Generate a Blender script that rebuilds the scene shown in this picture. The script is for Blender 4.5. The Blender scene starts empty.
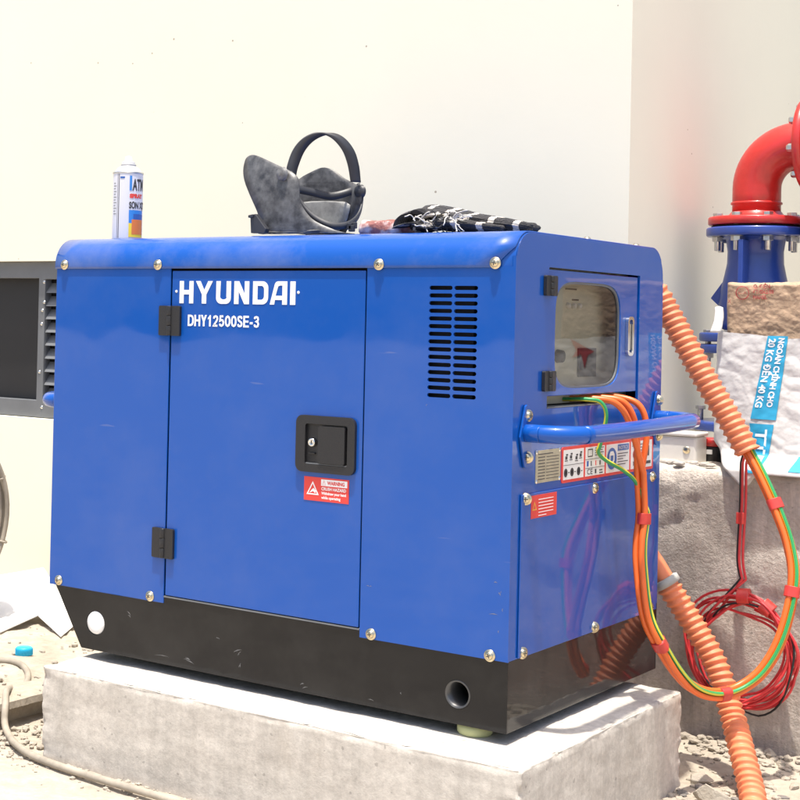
import bpy, bmesh, math, random
from mathutils import Vector, Matrix, noise
from mathutils.geometry import tessellate_polygon
R = math.radians
S = bpy.context.scene
COL = S.collection

# ------------------------------------------------------------------ camera, sky, sun, exposure
cam = bpy.data.cameras.new('camera'); camo = bpy.data.objects.new('camera', cam); COL.objects.link(camo)
S.camera = camo
yaw, pitch, roll = -0.664142647, 0.0120769449, 0.0231490389
fwd = Vector((math.sin(yaw)*math.cos(pitch), math.cos(yaw)*math.cos(pitch), math.sin(pitch)))
rt = Vector((math.cos(yaw), -math.sin(yaw), 0)); up = rt.cross(fwd)
rt2 = rt*math.cos(roll) + up*math.sin(roll); up2 = up*math.cos(roll) - rt*math.sin(roll)
m = Matrix((rt2, up2, -fwd)).transposed().to_4x4(); m.translation = (1.16505856, -2.36763457, 0.692693953)
camo.matrix_world = m
cam.sensor_width = 36; cam.lens = 36*1516.13551/800
cam.shift_x = 0.25422; cam.shift_y = -0.12353
cam.clip_start = 0.05; cam.clip_end = 500

SUN_EL, SUN_AZ = 79.0, 160.0          # azimuth measured from +Y towards +X
wd = bpy.data.worlds.new('World'); S.world = wd; wd.use_nodes = True
nt = wd.node_tree
sky = nt.nodes.new('ShaderNodeTexSky'); sky.sky_type = 'NISHITA'; sky.sun_disc = False
sky.sun_elevation = R(SUN_EL); sky.sun_rotation = R(SUN_AZ)
sky.air_density = 1.0; sky.dust_density = 4.0; sky.ozone_density = 1.0; sky.altitude = 0
bg = nt.nodes['Background']; bg.inputs['Strength'].default_value = 0.15
nt.links.new(sky.outputs['Color'], bg.inputs['Color'])
sl = bpy.data.lights.new('sun', 'SUN'); sl.energy = 3.6; sl.angle = R(1.2); sl.color = (1.0, 0.95, 0.86)
so = bpy.data.objects.new('sun', sl); COL.objects.link(so)
sdir = Vector((math.sin(R(SUN_AZ))*math.cos(R(SUN_EL)), math.cos(R(SUN_AZ))*math.cos(R(SUN_EL)), math.sin(R(SUN_EL))))
so.rotation_euler = sdir.to_track_quat('Z', 'Y').to_euler(); so.location = (0, 0, 6)
S.view_settings.view_transform = 'Standard'; S.view_settings.look = 'None'
S.view_settings.gamma = 1; S.view_settings.use_curve_mapping = False
S.view_settings.exposure = 0.78
S.cycles.use_denoising = True
S.cycles.max_bounces = 10; S.cycles.diffuse_bounces = 6; S.cycles.glossy_bounces = 4
S.cycles.transparent_max_bounces = 12

# ------------------------------------------------------------------ materials
def mat(name, col, rough=0.6, metal=0.0, var=0.0, vscale=6.0, bump=0.0, bscale=40.0, coat=0.0,
        col2=None, spec=0.5, detail=6.0, coat_rough=0.05, bumpdist=0.01, speck=None, roughvar=0.0, subs=0.0):
    M = bpy.data.materials.new(name); M.use_nodes = True
    n = M.node_tree.nodes; l = M.node_tree.links
    b = n['Principled BSDF']
    b.inputs['Base Color'].default_value = (*col, 1)
    b.inputs['Roughness'].default_value = rough
    b.inputs['Metallic'].default_value = metal
    b.inputs['Specular IOR Level'].default_value = spec
    b.inputs['Coat Weight'].default_value = coat
    b.inputs['Coat Roughness'].default_value = coat_rough
    tc = n.new('ShaderNodeTexCoord')
    last = None
    if var > 0 or col2:
        nz = n.new('ShaderNodeTexNoise'); nz.inputs['Scale'].default_value = vscale; nz.inputs['Detail'].default_value = detail
        nz.inputs['Roughness'].default_value = 0.62
        l.new(tc.outputs['Object'], nz.inputs['Vector'])
        cr = n.new('ShaderNodeValToRGB')
        c2 = col2 or tuple(c*(1-var) for c in col); c1 = col if col2 else tuple(min(1, c*(1+var*0.5)) for c in col)
        cr.color_ramp.elements[0].position = 0.35; cr.color_ramp.elements[1].position = 0.66
        cr.color_ramp.elements[0].color = (*c2, 1); cr.color_ramp.elements[1].color = (*c1, 1)
        l.new(nz.outputs['Fac'], cr.inputs['Fac']); last = cr.outputs['Color']
        if roughvar:
            mr = n.new('ShaderNodeMapRange'); mr.inputs['To Min'].default_value = rough - roughvar; mr.inputs['To Max'].default_value = rough + roughvar
            l.new(nz.outputs['Fac'], mr.inputs['Value']); l.new(mr.outputs['Result'], b.inputs['Roughness'])
    if speck:
        sc, size, sc_col = speck
        vo = n.new('ShaderNodeTexVoronoi'); vo.inputs['Scale'].default_value = sc; vo.inputs['Randomness'].default_value = 1
        l.new(tc.outputs['Object'], vo.inputs['Vector'])
        sx = n.new('ShaderNodeSeparateColor'); l.new(vo.outputs['Color'], sx.inputs['Color'])
        mu = n.new('ShaderNodeMath'); mu.operation = 'MULTIPLY'; l.new(sx.outputs[0], mu.inputs[0]); mu.inputs[1].default_value = size
        lt = n.new('ShaderNodeMath'); lt.operation = 'LESS_THAN'; l.new(vo.outputs['Distance'], lt.inputs[0]); l.new(mu.outputs[0], lt.inputs[1])
        mx = n.new('ShaderNodeMix'); mx.data_type = 'RGBA'
        l.new(lt.outputs[0], mx.inputs['Factor'])
        if last: l.new(last, mx.inputs['A'])
        else: mx.inputs['A'].default_value = (*col, 1)
        mx.inputs['B'].default_value = (*sc_col, 1); last = mx.outputs['Result']
    if last: l.new(last, b.inputs['Base Color'])
    if bump > 0:
        nb = n.new('ShaderNodeTexNoise'); nb.inputs['Scale'].default_value = bscale; nb.inputs['Detail'].default_value = detail
        l.new(tc.outputs['Object'], nb.inputs['Vector'])
        bp = n.new('ShaderNodeBump'); bp.inputs['Strength'].default_value = bump; bp.inputs['Distance'].default_value = bumpdist
        l.new(nb.outputs['Fac'], bp.inputs['Height']); l.new(bp.outputs['Normal'], b.inputs['Normal'])
        if coat: l.new(bp.outputs['Normal'], b.inputs['Coat Normal'])
    if subs: b.inputs['Subsurface Weight'].default_value = subs
    return M

def paint(name, col, dust, wave=0.04, rough=0.3, coat=0.75):
    """gloss sheet-metal paint: slow waviness, faint dust patches and fine scratches"""
    M = mat(name, col, rough, coat=coat, coat_rough=0.04, spec=.12)
    M.node_tree.nodes['Principled BSDF'].inputs['Coat IOR'].default_value = 1.5
    n = M.node_tree.nodes; l = M.node_tree.links; b = n['Principled BSDF']
    tc = n.new('ShaderNodeTexCoord')
    nz = n.new('ShaderNodeTexNoise'); nz.inputs['Scale'].default_value = 3.2; nz.inputs['Detail'].default_value = 8; nz.inputs['Roughness'].default_value = .68
    l.new(tc.outputs['Object'], nz.inputs['Vector'])
    mp = n.new('ShaderNodeMapRange'); mp.inputs['From Min'].default_value = .45; mp.inputs['From Max'].default_value = .8
    mp.inputs['To Min'].default_value = 0.0; mp.inputs['To Max'].default_value = dust
    l.new(nz.outputs['Fac'], mp.inputs['Value'])
    # thin scratches: stretched noise, only its crest
    mpg = n.new('ShaderNodeMapping'); mpg.inputs['Scale'].default_value = (6, 6, 60); mpg.inputs['Rotation'].default_value = (0.2, 0.35, 0.3)
    l.new(tc.outputs['Object'], mpg.inputs['Vector'])
    ns = n.new('ShaderNodeTexNoise'); ns.inputs['Scale'].default_value = 1.6; ns.inputs['Detail'].default_value = 2
    l.new(mpg.outputs['Vector'], ns.inputs['Vector'])
    ms = n.new('ShaderNodeMapRange'); ms.inputs['From Min'].default_value = .765; ms.inputs['From Max'].default_value = .80; ms.inputs['To Max'].default_value = .13
    l.new(ns.outputs['Fac'], ms.inputs['Value'])
    ad = n.new('ShaderNodeMath'); ad.operation = 'ADD'; ad.use_clamp = True
    l.new(mp.outputs['Result'], ad.inputs[0]); l.new(ms.outputs['Result'], ad.inputs[1])
    mx = n.new('ShaderNodeMix'); mx.data_type = 'RGBA'; mx.inputs['A'].default_value = (*col, 1); mx.inputs['B'].default_value = (.42, .4, .37, 1)
    l.new(ad.outputs[0], mx.inputs['Factor']); l.new(mx.outputs['Result'], b.inputs['Base Color'])
    mr = n.new('ShaderNodeMapRange'); mr.inputs['To Min'].default_value = .03; mr.inputs['To Max'].default_value = .5
    l.new(mp.outputs['Result'], mr.inputs['Value']); l.new(mr.outputs['Result'], b.inputs['Coat Roughness'])
    nb = n.new('ShaderNodeTexNoise'); nb.inputs['Scale'].default_value = 5.0; nb.inputs['Detail'].default_value = 1.5
    l.new(tc.outputs['Object'], nb.inputs['Vector'])
    bp = n.new('ShaderNodeBump'); bp.inputs['Strength'].default_value = wave; bp.inputs['Distance'].default_value = .02
    l.new(nb.outputs['Fac'], bp.inputs['Height']); l.new(bp.outputs['Normal'], b.inputs['Normal']); l.new(bp.outputs['Normal'], b.inputs['Coat Normal'])
    return M

def concrete(name, col, col2, bump=.5, streak=0.0, fine=60, coarse=5, bumpdist=.012, pits=0.0, stain=0.0, finew=.35):
    M = bpy.data.materials.new(name); M.use_nodes = True
    n = M.node_tree.nodes; l = M.node_tree.links; b = n['Principled BSDF']; b.inputs['Roughness'].default_value = .93
    b.inputs['Specular IOR Level'].default_value = .25
    tc = n.new('ShaderNodeTexCoord')
    def nz(scale, det=8, rough=.6, vec=None):
        t = n.new('ShaderNodeTexNoise'); t.inputs['Scale'].default_value = scale; t.inputs['Detail'].default_value = det; t.inputs['Roughness'].default_value = rough
        l.new(vec or tc.outputs['Object'], t.inputs['Vector']); return t
    a = nz(coarse, 10, .65)
    cr = n.new('ShaderNodeValToRGB'); cr.color_ramp.elements[0].position = .33; cr.color_ramp.elements[1].position = .64
    cr.color_ramp.elements[0].color = (*col2, 1); cr.color_ramp.elements[1].color = (*col, 1)
    l.new(a.outputs['Fac'], cr.inputs['Fac']); out = cr.outputs['Color']
    f = nz(fine, 6, .7)
    def mul(out, src, lo, hi, f0=.3, f1=.7):
        mr = n.new('ShaderNodeMapRange'); mr.inputs['From Min'].default_value = f0; mr.inputs['From Max'].default_value = f1
        mr.inputs['To Min'].default_value = lo; mr.inputs['To Max'].default_value = hi
        l.new(src, mr.inputs['Value'])
        mx = n.new('ShaderNodeMix'); mx.data_type = 'RGBA'; mx.blend_type = 'MULTIPLY'; mx.inputs['Factor'].default_value = 1
        cc = n.new('ShaderNodeCombineColor')
        for i in range(3): l.new(mr.outputs['Result'], cc.inputs[i])
        l.new(out, mx.inputs['A']); l.new(cc.outputs['Color'], mx.inputs['B']); return mx.outputs['Result']
    out = mul(out, f.outputs['Fac'], .82, 1.1)
    if streak:
        mp = n.new('ShaderNodeMapping'); mp.inputs['Scale'].default_value = (16, 16, 1.1); l.new(tc.outputs['Object'], mp.inputs['Vector'])
        st = nz(1.3, 6, .7, mp.outputs['Vector']); out = mul(out, st.outputs['Fac'], 1-streak, 1.08, .36, .62)
    if stain:                                              # brownish run-off stains with a shape of their own
        mp2 = n.new('ShaderNodeMapping'); mp2.inputs['Scale'].default_value = (7, 7, 2.2); mp2.inputs['Location'].default_value = (.3, 1.1, .6); l.new(tc.outputs['Object'], mp2.inputs['Vector'])
        s2 = nz(1.0, 9, .72, mp2.outputs['Vector'])
        m2 = n.new('ShaderNodeMapRange'); m2.inputs['From Min'].default_value = .54; m2.inputs['From Max'].default_value = .72; m2.inputs['To Max'].default_value = stain; l.new(s2.outputs['Fac'], m2.inputs['Value'])
        x2 = n.new('ShaderNodeMix'); x2.data_type = 'RGBA'; l.new(m2.outputs['Result'], x2.inputs['Factor']); l.new(out, x2.inputs['A']); x2.inputs['B'].default_value = (.30, .24, .17, 1); out = x2.outputs['Result']
    h = n.new('ShaderNodeMath'); h.operation = 'MULTIPLY_ADD'; h.inputs[1].default_value = finew
    l.new(f.outputs['Fac'], h.inputs[0]); l.new(a.outputs['Fac'], h.inputs[2]); hh = h.outputs[0]
    if pits:
        vo = n.new('ShaderNodeTexVoronoi'); vo.inputs['Scale'].default_value = 60
        dn = nz(35, 3, .6); dv = n.new('ShaderNodeVectorMath'); dv.operation = 'MULTIPLY_ADD'; dv.inputs[1].default_value = (.014, .014, .014)
        l.new(dn.outputs['Color'], dv.inputs[0]); l.new(tc.outputs['Object'], dv.inputs[2]); l.new(dv.outputs[0], vo.inputs['Vector'])
        sx = n.new('ShaderNodeSeparateColor'); l.new(vo.outputs['Color'], sx.inputs['Color'])
        pw = n.new('ShaderNodeMath'); pw.operation = 'POWER'; l.new(sx.outputs[0], pw.inputs[0]); pw.inputs[1].default_value = 4
        mu = n.new('ShaderNodeMath'); mu.operation = 'MULTIPLY'; l.new(pw.outputs[0], mu.inputs[0]); mu.inputs[1].default_value = .24
        sm = n.new('ShaderNodeMath'); sm.operation = 'LESS_THAN'; l.new(vo.outputs['Distance'], sm.inputs[0]); l.new(mu.outputs[0], sm.inputs[1])
        h2 = n.new('ShaderNodeMath'); h2.operation = 'MULTIPLY_ADD'; h2.inputs[1].default_value = -pits
        l.new(sm.outputs[0], h2.inputs[0]); l.new(hh, h2.inputs[2]); hh = h2.outputs[0]
        out = mul(out, sm.outputs[0], 1, .72, 0, 1)
    bp = n.new('ShaderNodeBump'); bp.inputs['Strength'].default_value = bump; bp.inputs['Distance'].default_value = bumpdist
    l.new(hh, bp.inputs['Height']); l.new(bp.outputs['Normal'], b.inputs['Normal']); l.new(out, b.inputs['Base Color'])
    return M

def uv_mat(name, build, rough=.6, bump=0, bscale=60, spec=.5):
    M = mat(name, (.5, .5, .5), rough, bump=bump, bscale=bscale, spec=spec)
    n = M.node_tree.nodes; l = M.node_tree.links
    uv = n.new('ShaderNodeUVMap'); uv.uv_map = 'uv'
    sx = n.new('ShaderNodeSeparateXYZ'); l.new(uv.outputs['UV'], sx.inputs[0])
    build(n, l, sx, n['Principled BSDF']); return M

def stripes(c1, c2, comp, freq, duty, off=0.0):
    def f(n, l, sx, b):
        a = n.new('ShaderNodeMath'); a.operation = 'MULTIPLY_ADD'; a.inputs[1].default_value = freq; a.inputs[2].default_value = off
        l.new(sx.outputs[comp], a.inputs[0])
        fr = n.new('ShaderNodeMath'); fr.operation = 'FRACT'; l.new(a.outputs[0], fr.inputs[0])
        lt = n.new('ShaderNodeMath'); lt.operation = 'LESS_THAN'; l.new(fr.outputs[0], lt.inputs[0]); lt.inputs[1].default_value = duty
        mx = n.new('ShaderNodeMix'); mx.data_type = 'RGBA'; mx.inputs['A'].default_value = (*c1, 1); mx.inputs['B'].default_value = (*c2, 1)
        l.new(lt.outputs[0], mx.inputs['Factor']); l.new(mx.outputs['Result'], b.inputs['Base Color'])
    return f

MBLUE = paint('blue_paint', (.0035, .078, .38), .07)
MLID = paint('dusty_blue_paint', (.0035, .078, .38), .30)
MBLACK = paint('black_paint', (.005, .0054, .0068), .04, wave=.03, rough=.35, coat=.55)
MINNER = mat('dark_interior', (.008, .008, .01), .9)
MWHITE = mat('white_print', (.85, .85, .84), .45)
MDARKP = mat('black_plastic', (.016, .016, .018), .42, bump=.25, bscale=500, bumpdist=.002)
MBRASS = mat('plated_steel', (.72, .62, .42), .28, metal=1, var=.25, vscale=80)
MSTEEL = mat('steel', (.62, .62, .6), .3, metal=1, var=.2, vscale=60)
MCHROME = mat('polished_steel', (.75, .75, .74), .16, metal=1)
MRED = mat('red_print', (.72, .055, .045), .45)
MSTIK = mat('sticker_white', (.78, .78, .76), .4)
MINK = mat('print_ink', (.04, .04, .045), .5)
MINKB = mat('blue_print', (.03, .11, .38), .45)
MPLATE = mat('rating_plate', (.50, .46, .33), .35, metal=.35, var=.15, vscale=50)
MCREAM = mat('cream_wall_paint', (.82, .785, .645), .85, var=.035, vscale=.8, bump=.05, bscale=70, bumpdist=.004, speck=(14, .05, (.42, .36, .27)), spec=.2)
MPLINTH = concrete('plinth_concrete', (.575, .535, .475), (.535, .49, .43), .25, streak=.10, fine=90, coarse=5, pits=.6, stain=.30)
MLEDGE = concrete('ledge_concrete', (.70, .62, .54), (.52, .455, .395), .75, streak=.26, fine=110, coarse=5.5, bumpdist=.014, pits=.9, finew=.8)
MMORTAR = concrete('mortar', (.60, .55, .49), (.45, .41, .36), .8, fine=60, coarse=9, bumpdist=.012)
MGROUND = concrete('dusty_ground', (.47, .415, .335), (.36, .31, .25), .5, fine=55, coarse=6, bumpdist=.012)
MSAND = concrete('sandy_slab', (.48, .42, .34), (.355, .305, .24), .5, fine=45, coarse=7, bumpdist=.012)
MSTONE = concrete('broken_concrete', (.46, .41, .335), (.34, .295, .24), .6, fine=50, coarse=14)
MDKSTONE = concrete('grey_stone', (.24, .22, .20), (.14, .13, .12), .7, fine=50, coarse=14)
MORANGE = mat('orange_conduit', (.84, .26, .115), .52, col2=(.74, .23, .11), vscale=9, detail=10, bump=.15, bscale=120, bumpdist=.002)
MCABLE = mat('orange_cable', (.82, .15, .025), .38, var=.1, vscale=20)
MREDTAPE = mat('red_tape', (.60, .05, .04), .35, var=.15, vscale=40, bump=.3, bscale=90, bumpdist=.002)
MREDWIRE = mat('red_wire', (.66, .045, .05), .38, var=.15, vscale=25)
MBLKWIRE = mat('black_wire', (.015, .015, .016), .4)
MBEIGE = mat('dusty_beige_cable', (.36, .315, .25), .75, var=.25, vscale=18)
MREDPIPE = mat('red_pipe_enamel', (.56, .028, .024), .36, var=.22, vscale=9, coat=.3, bump=.12, bscale=45, bumpdist=.004, detail=9)
MBLUEPIPE = mat('blue_valve_enamel', (.024, .065, .32), .33, var=.2, vscale=7, coat=.4, bump=.2, bscale=16, bumpdist=.006)
MRUBBER = mat('rubber', (.02, .02, .02), .8)
MFOOT = mat('pale_green_rubber', (.42, .44, .22), .7)
MHELM = mat('worn_black_fibre', (.135, .135, .135), .42, col2=(.028, .028, .031), vscale=42, detail=12, bump=.2, bscale=60, bumpdist=.003)
MSTRAP = mat('headband_plastic', (.035, .036, .042), .45, var=.2, vscale=20)
MLENS = mat('dusty_pale_panel', (.42, .42, .40), .5, col2=(.22, .22, .215), vscale=30)
MVGREY = mat('grey_vent_steel', (.145, .152, .16), .55, var=.1, vscale=10)
MVDARK = mat('dark_vent_panel', (.010, .010, .012), .55, var=.2, vscale=8)
MPVC = mat('white_box_plastic', (.80, .77, .7), .45, var=.07, vscale=12)
MCARD = mat('white_card', (.80, .79, .77), .7, var=.04, vscale=8)
MCYAN = mat('cyan_cap_plastic', (.02, .42, .66), .4)

# ------------------------------------------------------------------ mesh helpers
class MB:
    def __init__(s): s.v = []; s.f = []; s.mi = []; s.sm = []; s.uv = {}; s.mats = []
    def slot(s, m):
        if m not in s.mats: s.mats.append(m)
        return s.mats.index(m)
    def add(s, vs, fs, m, smooth=False, uvs=None):
        o = len(s.v); k = s.slot(m); s.v += [Vector(v) for v in vs]
        for f in fs: s.f.append([o+i for i in f]); s.mi.append(k); s.sm.append(smooth)
        if uvs:
            for i, u in enumerate(uvs): s.uv[o+i] = u
        return s
    def box(s, a, b, m):
        (x0, y0, z0), (x1, y1, z1) = a, b
        x0, x1 = min(x0, x1), max(x0, x1); y0, y1 = min(y0, y1), max(y0, y1); z0, z1 = min(z0, z1), max(z0, z1)
        vs = [(x0,y0,z0),(x1,y0,z0),(x1,y1,z0),(x0,y1,z0),(x0,y0,z1),(x1,y0,z1),(x1,y1,z1),(x0,y1,z1)]
        return s.add(vs, [(3,2,1,0),(4,5,6,7),(0,1,5,4),(1,2,6,5),(2,3,7,6),(3,0,4,7)], m)
    def prism(s, outer, holes, fn, d, m):
        """outline with holes; fn(u,v,w) maps to the world, thickness w from 0 to d"""
        loops = [list(outer)] + [list(h) for h in holes]
        flat = [p for lp in loops for p in lp]
        tris = tessellate_polygon([[Vector((p[0], p[1], 0)) for p in lp] for lp in loops])
        N = len(flat)
        vs = [fn(p[0], p[1], 0) for p in flat] + [fn(p[0], p[1], d) for p in flat]
        fs = []
        for t in tris:
            fs.append(tuple(t)); fs.append(tuple(N+i for i in reversed(t)))
        o = 0
        for lp in loops:
            n = len(lp)
            for i in range(n):
                j = (i+1) % n; fs.append((o+i, o+j, N+o+j, N+o+i))
            o += n
        return s.add(vs, fs, m)
    def lathe(s, prof, M, m, seg=32, smooth=True, cap=True):
        vs = []; fs = []; n = len(prof)
        for k in range(seg):
            a = 2*math.pi*k/seg
            for r, z in prof: vs.append(M @ Vector((r*math.cos(a), r*math.sin(a), z)))
        for k in range(seg):
            k2 = (k+1) % seg
            for i in range(n-1): fs.append((k*n+i, k2*n+i, k2*n+i+1, k*n+i+1))
        s.add(vs, fs, m, smooth)
        for i in (0, n-1):
            if cap and prof[i][0] > 1e-6:
                r, z = prof[i]
                ring = [M @ Vector((r*math.cos(2*math.pi*k/seg), r*math.sin(2*math.pi*k/seg), z)) for k in range(seg)]
                s.add(ring, [tuple(range(seg))], m, False)
        return s
    def sweep(s, pts, rad, m, seg=12, closed=False, cap=True, ell=None, rfun=None, twist=0.0):
        pts = [Vector(p) for p in pts]; n = len(pts)
        T = []
        for i in range(n):
            a = pts[(i-1) % n] if (closed or i > 0) else pts[i]; b = pts[(i+1) % n] if (closed or i < n-1) else pts[i]
            t = (b-a); T.append(t.normalized() if t.length > 1e-9 else Vector((0, 0, 1)))
        nrm = T[0].orthogonal().normalized(); vs = []; uvs = []; L = 0
        for i in range(n):
            if i: L += (pts[i]-pts[i-1]).length
            nrm = (nrm - T[i]*nrm.dot(T[i])).normalized(); bi = T[i].cross(nrm)
            for k in range(seg):
                a = 2*math.pi*k/seg + twist*L
                r = rad(i/(n-1)) if callable(rad) else rad
                if rfun: r += rfun(L, 2*math.pi*k/seg)
                ca, sa = math.cos(a), math.sin(a)
                if ell:
                    d = Vector(ell[0])*ca*r + Vector(ell[1])*sa*r*ell[2]
                else: d = nrm*ca*r + bi*sa*r
                vs.append(pts[i]+d); uvs.append((L, k/seg))
        fs = []
        for i in range(n if closed else n-1):
            i2 = (i+1) % n
            for k in range(seg):
                k2 = (k+1) % seg; fs.append((i*seg+k, i*seg+k2, i2*seg+k2, i2*seg+k))
        if cap and not closed: fs += [tuple(range(seg-1, -1, -1)), tuple((n-1)*seg+k for k in range(seg))]
        return s.add(vs, fs, m, True, uvs)
    def text(s, body, size, fn, m, bold=0.0, d=.0004, align='LEFT', sx=1.0, fitw=None):
        c = bpy.data.curves.new('t', 'FONT'); c.body = body; c.size = size; c.offset = bold; c.align_x = align; c.resolution_u = 3
        o = bpy.data.objects.new('t', c); me = bpy.data.meshes.new_from_object(o)
        vs = [v.co.copy() for v in me.vertices]; fs = [tuple(p.vertices) for p in me.polygons]
        if vs and fitw:
            x0 = min(v.x for v in vs); x1 = max(v.x for v in vs); sx = fitw/(x1-x0)
            for v in vs: v.x -= x0
        s.add([fn(v.x*sx, v.y, d) for v in vs], fs, m)
        bpy.data.objects.remove(o); bpy.data.curves.remove(c); bpy.data.meshes.remove(me); return s
    def bm(s, b, m, smooth=True, fn=None):
        b.verts.index_update()
        s.add([fn(v.co) if fn else v.co.copy() for v in b.verts], [[v.index for v in f.verts] for f in b.faces], m, smooth); b.free(); return s

WO = {}
def link_mesh(name, mb, parent=None, loc=None, bevel=0.0, label=None, fixn=True):
    me = bpy.data.meshes.new(name); off = Vector(loc) if loc is not None else Vector((0, 0, 0))
    me.from_pydata([v-off for v in mb.v], [], mb.f)
    for mm in mb.mats: me.materials.append(mm)
    for p, k, sm in zip(me.polygons, mb.mi, mb.sm): p.material_index = k; p.use_smooth = sm
    if mb.uv:
        ul = me.uv_layers.new(name='uv')
        for lp in me.loops: ul.data[lp.index].uv = mb.uv.get(lp.vertex_index, (0, 0))
    if fixn:
        b = bmesh.new(); b.from_mesh(me); bmesh.ops.recalc_face_normals(b, faces=b.faces[:]); b.to_mesh(me); b.free()
    o = bpy.data.objects.new(name, me); COL.objects.link(o)
    if parent is not None: o.parent = parent; o.location = off - WO[parent.name]
    else: o.location = off
    WO[o.name] = off
    if bevel:
        md = o.modifiers.new('edge', 'BEVEL'); md.width = bevel; md.segments = 2; md.limit_method = 'ANGLE'; md.angle_limit = R(40)
    if label: o['label'] = label
    return o
def thing(name, label, cat, loc, group=None):
    o = bpy.data.objects.new(name, None); COL.objects.link(o); o.location = loc; WO[o.name] = Vector(loc)
    o.empty_display_size = .05; return tag(o, label, cat, group)
def tag(o, label, cat, group=None):
    o['label'] = label; o['category'] = cat
    if group: o['group'] = group
    return o
def copy_part(src, parent, loc, rot=None):
    o = src.copy(); COL.objects.link(o); o.parent = parent; o.location = Vector(loc) - WO[parent.name]
    if rot is not None: o.rotation_euler = rot
    WO[o.name] = Vector(loc); return o
def smooth(pts, n=10, closed=False):
    P = [Vector(p) for p in pts]; out = []; N = len(P)
    for i in range(N if closed else N-1):
        p1, p2 = P[i], P[(i+1) % N]
        p0 = P[i-1] if (closed or i > 0) else p1*2-p2; p3 = P[(i+2) % N] if (closed or i < N-2) else p2*2-p1
        for k in range(n):
            t = k/n
            out.append(.5*((2*p1)+(p2-p0)*t+(2*p0-5*p1+4*p2-p3)*t*t+(3*p1-p0-3*p2+p3)*t**3))
    if not closed: out.append(P[-1])
    return out
def resample(pts, step):
    out = [pts[0].copy()]; acc = 0; 
    for a, b in zip(pts, pts[1:]):
        L = (b-a).length; t = step-acc
        while t <= L: out.append(a+(b-a)*(t/L)); t += step
        acc = L-(t-step)
    return out
def rrect(u0, v0, u1, v1, r, n=6):
    out = []
    for cx, cy, a0 in ((u1-r, v1-r, 0), (u0+r, v1-r, 90), (u0+r, v0+r, 180), (u1-r, v0+r, 270)):
        for k in range(n+1):
            a = R(a0+90*k/n); out.append((cx+r*math.cos(a), cy+r*math.sin(a)))
    return out
def rect(u0, v0, u1, v1): return [(u0, v0), (u1, v0), (u1, v1), (u0, v1)]
FR = lambda y0=0.0, x0=0, z0=0: (lambda u, v, w: Vector((x0+u, y0-w, z0+v)))       # front face: w comes out towards -y
EN = lambda x0=0.0, y0=0, z0=0: (lambda u, v, w: Vector((x0+w, y0+u, z0+v)))       # end face: w comes out towards +x
def fbm(p, o=4): return noise.fractal(Vector(p), 1.0, 2.0, o)
def axis_to(direction, origin):
    q = Vector(direction).to_track_quat('Z', 'Y'); M = q.to_matrix().to_4x4(); M.translation = origin; return M

# ------------------------------------------------------------------ setting: ground
GZ, SZ = -.21, -.15
def lin(a, b, st):
    n = max(1, int(round((b-a)/st))); return [a+(b-a)*i/n for i in range(n)]
def ground_grid(xs, ys, zf, m):
    vs = [(x, y, zf(x, y)) for y in ys for x in xs]; W = len(xs)
    return MB().add(vs, [(j*W+i, j*W+i+1, (j+1)*W+i+1, (j+1)*W+i) for j in range(len(ys)-1) for i in range(W-1)], m, True)
def gz(x, y):
    if abs(x) > 3 or abs(y) > 3: return GZ
    z = GZ + .004*fbm((x*3, y*3, 1)) + .004*fbm((x*14, y*14, 4), 3)
    k = max(0, 1-abs(y-.90)/.17)                                  # mortar spill along the ledge foot
    if x > -.1: z += k*(.018+.022*max(-.4, fbm((x*9, y*9, 7))))
    return z
xs = [-60, -20, -8, -4] + lin(-3, -1.3, .1) + lin(-1.3, 1.0, .016) + lin(1.0, 3, .1) + [3, 4, 8, 20, 60]
ys = [-60, -20, -8, -4] + lin(-3, -.6, .1) + lin(-.6, 1.0, .016) + lin(1.0, 3, .1) + [3, 4, 8, 20, 60]
g = link_mesh('ground', ground_grid(xs, ys, gz, MGROUND)); g['kind'] = 'structure'

# raised slab on the left, its broken edge overhanging a dark gap
mb = MB(); ex = []
for i in range(160):
    y = -.25 + i*(1.27/159); ex.append((-1.19+.008*fbm((y*9, 3, 1))+.004*fbm((y*40, 2, 1)), y))
cols = 90
vs = []; fs = []
for i, (x, y) in enumerate(ex):
    for k in range(cols):
        t = k/(cols-1); xx = x - 1.4*t if k < cols-1 else -60
        z = SZ + (.005*fbm((xx*5, y*5, 2)) + .006*fbm((xx*20, y*20, 5), 3) if 0 < k < cols-1 else -.003)
        vs.append((xx, y, z))
for i in range(159):
    for k in range(cols-1): fs.append((i*cols+k, i*cols+k+1, (i+1)*cols+k+1, (i+1)*cols+k))
mb.add(vs, fs, MSAND, True)
vs = []
for x, y in ex: vs += [(x, y, SZ-.003), (x+.002, y, SZ-.018), (x-.035, y, SZ-.021), (x-.04+.006*fbm((y*20, 1, 9)), y, GZ-.02)]
mb.add(vs, [(i*4+k, (i+1)*4+k, (i+1)*4+k+1, i*4+k+1) for i in range(159) for k in range(3)], MSAND, False)
vs = []
for k in range(60):
    x = -1.19-.001-1.6*k/59 if k < 59 else -60; y = -.25
    vs += [(x, y+.0005, SZ-.003), (x, y-.004+.006*fbm((x*12, 4, 4)), SZ-.016), (x, y+.012, GZ-.02)]
mb.add(vs, [(k*3+j, k*3+3+j, k*3+4+j, k*3+1+j) for k in range(59) for j in range(2)], MSAND, False)
g = link_mesh('slab_paving', mb); g['kind'] = 'structure'

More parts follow.
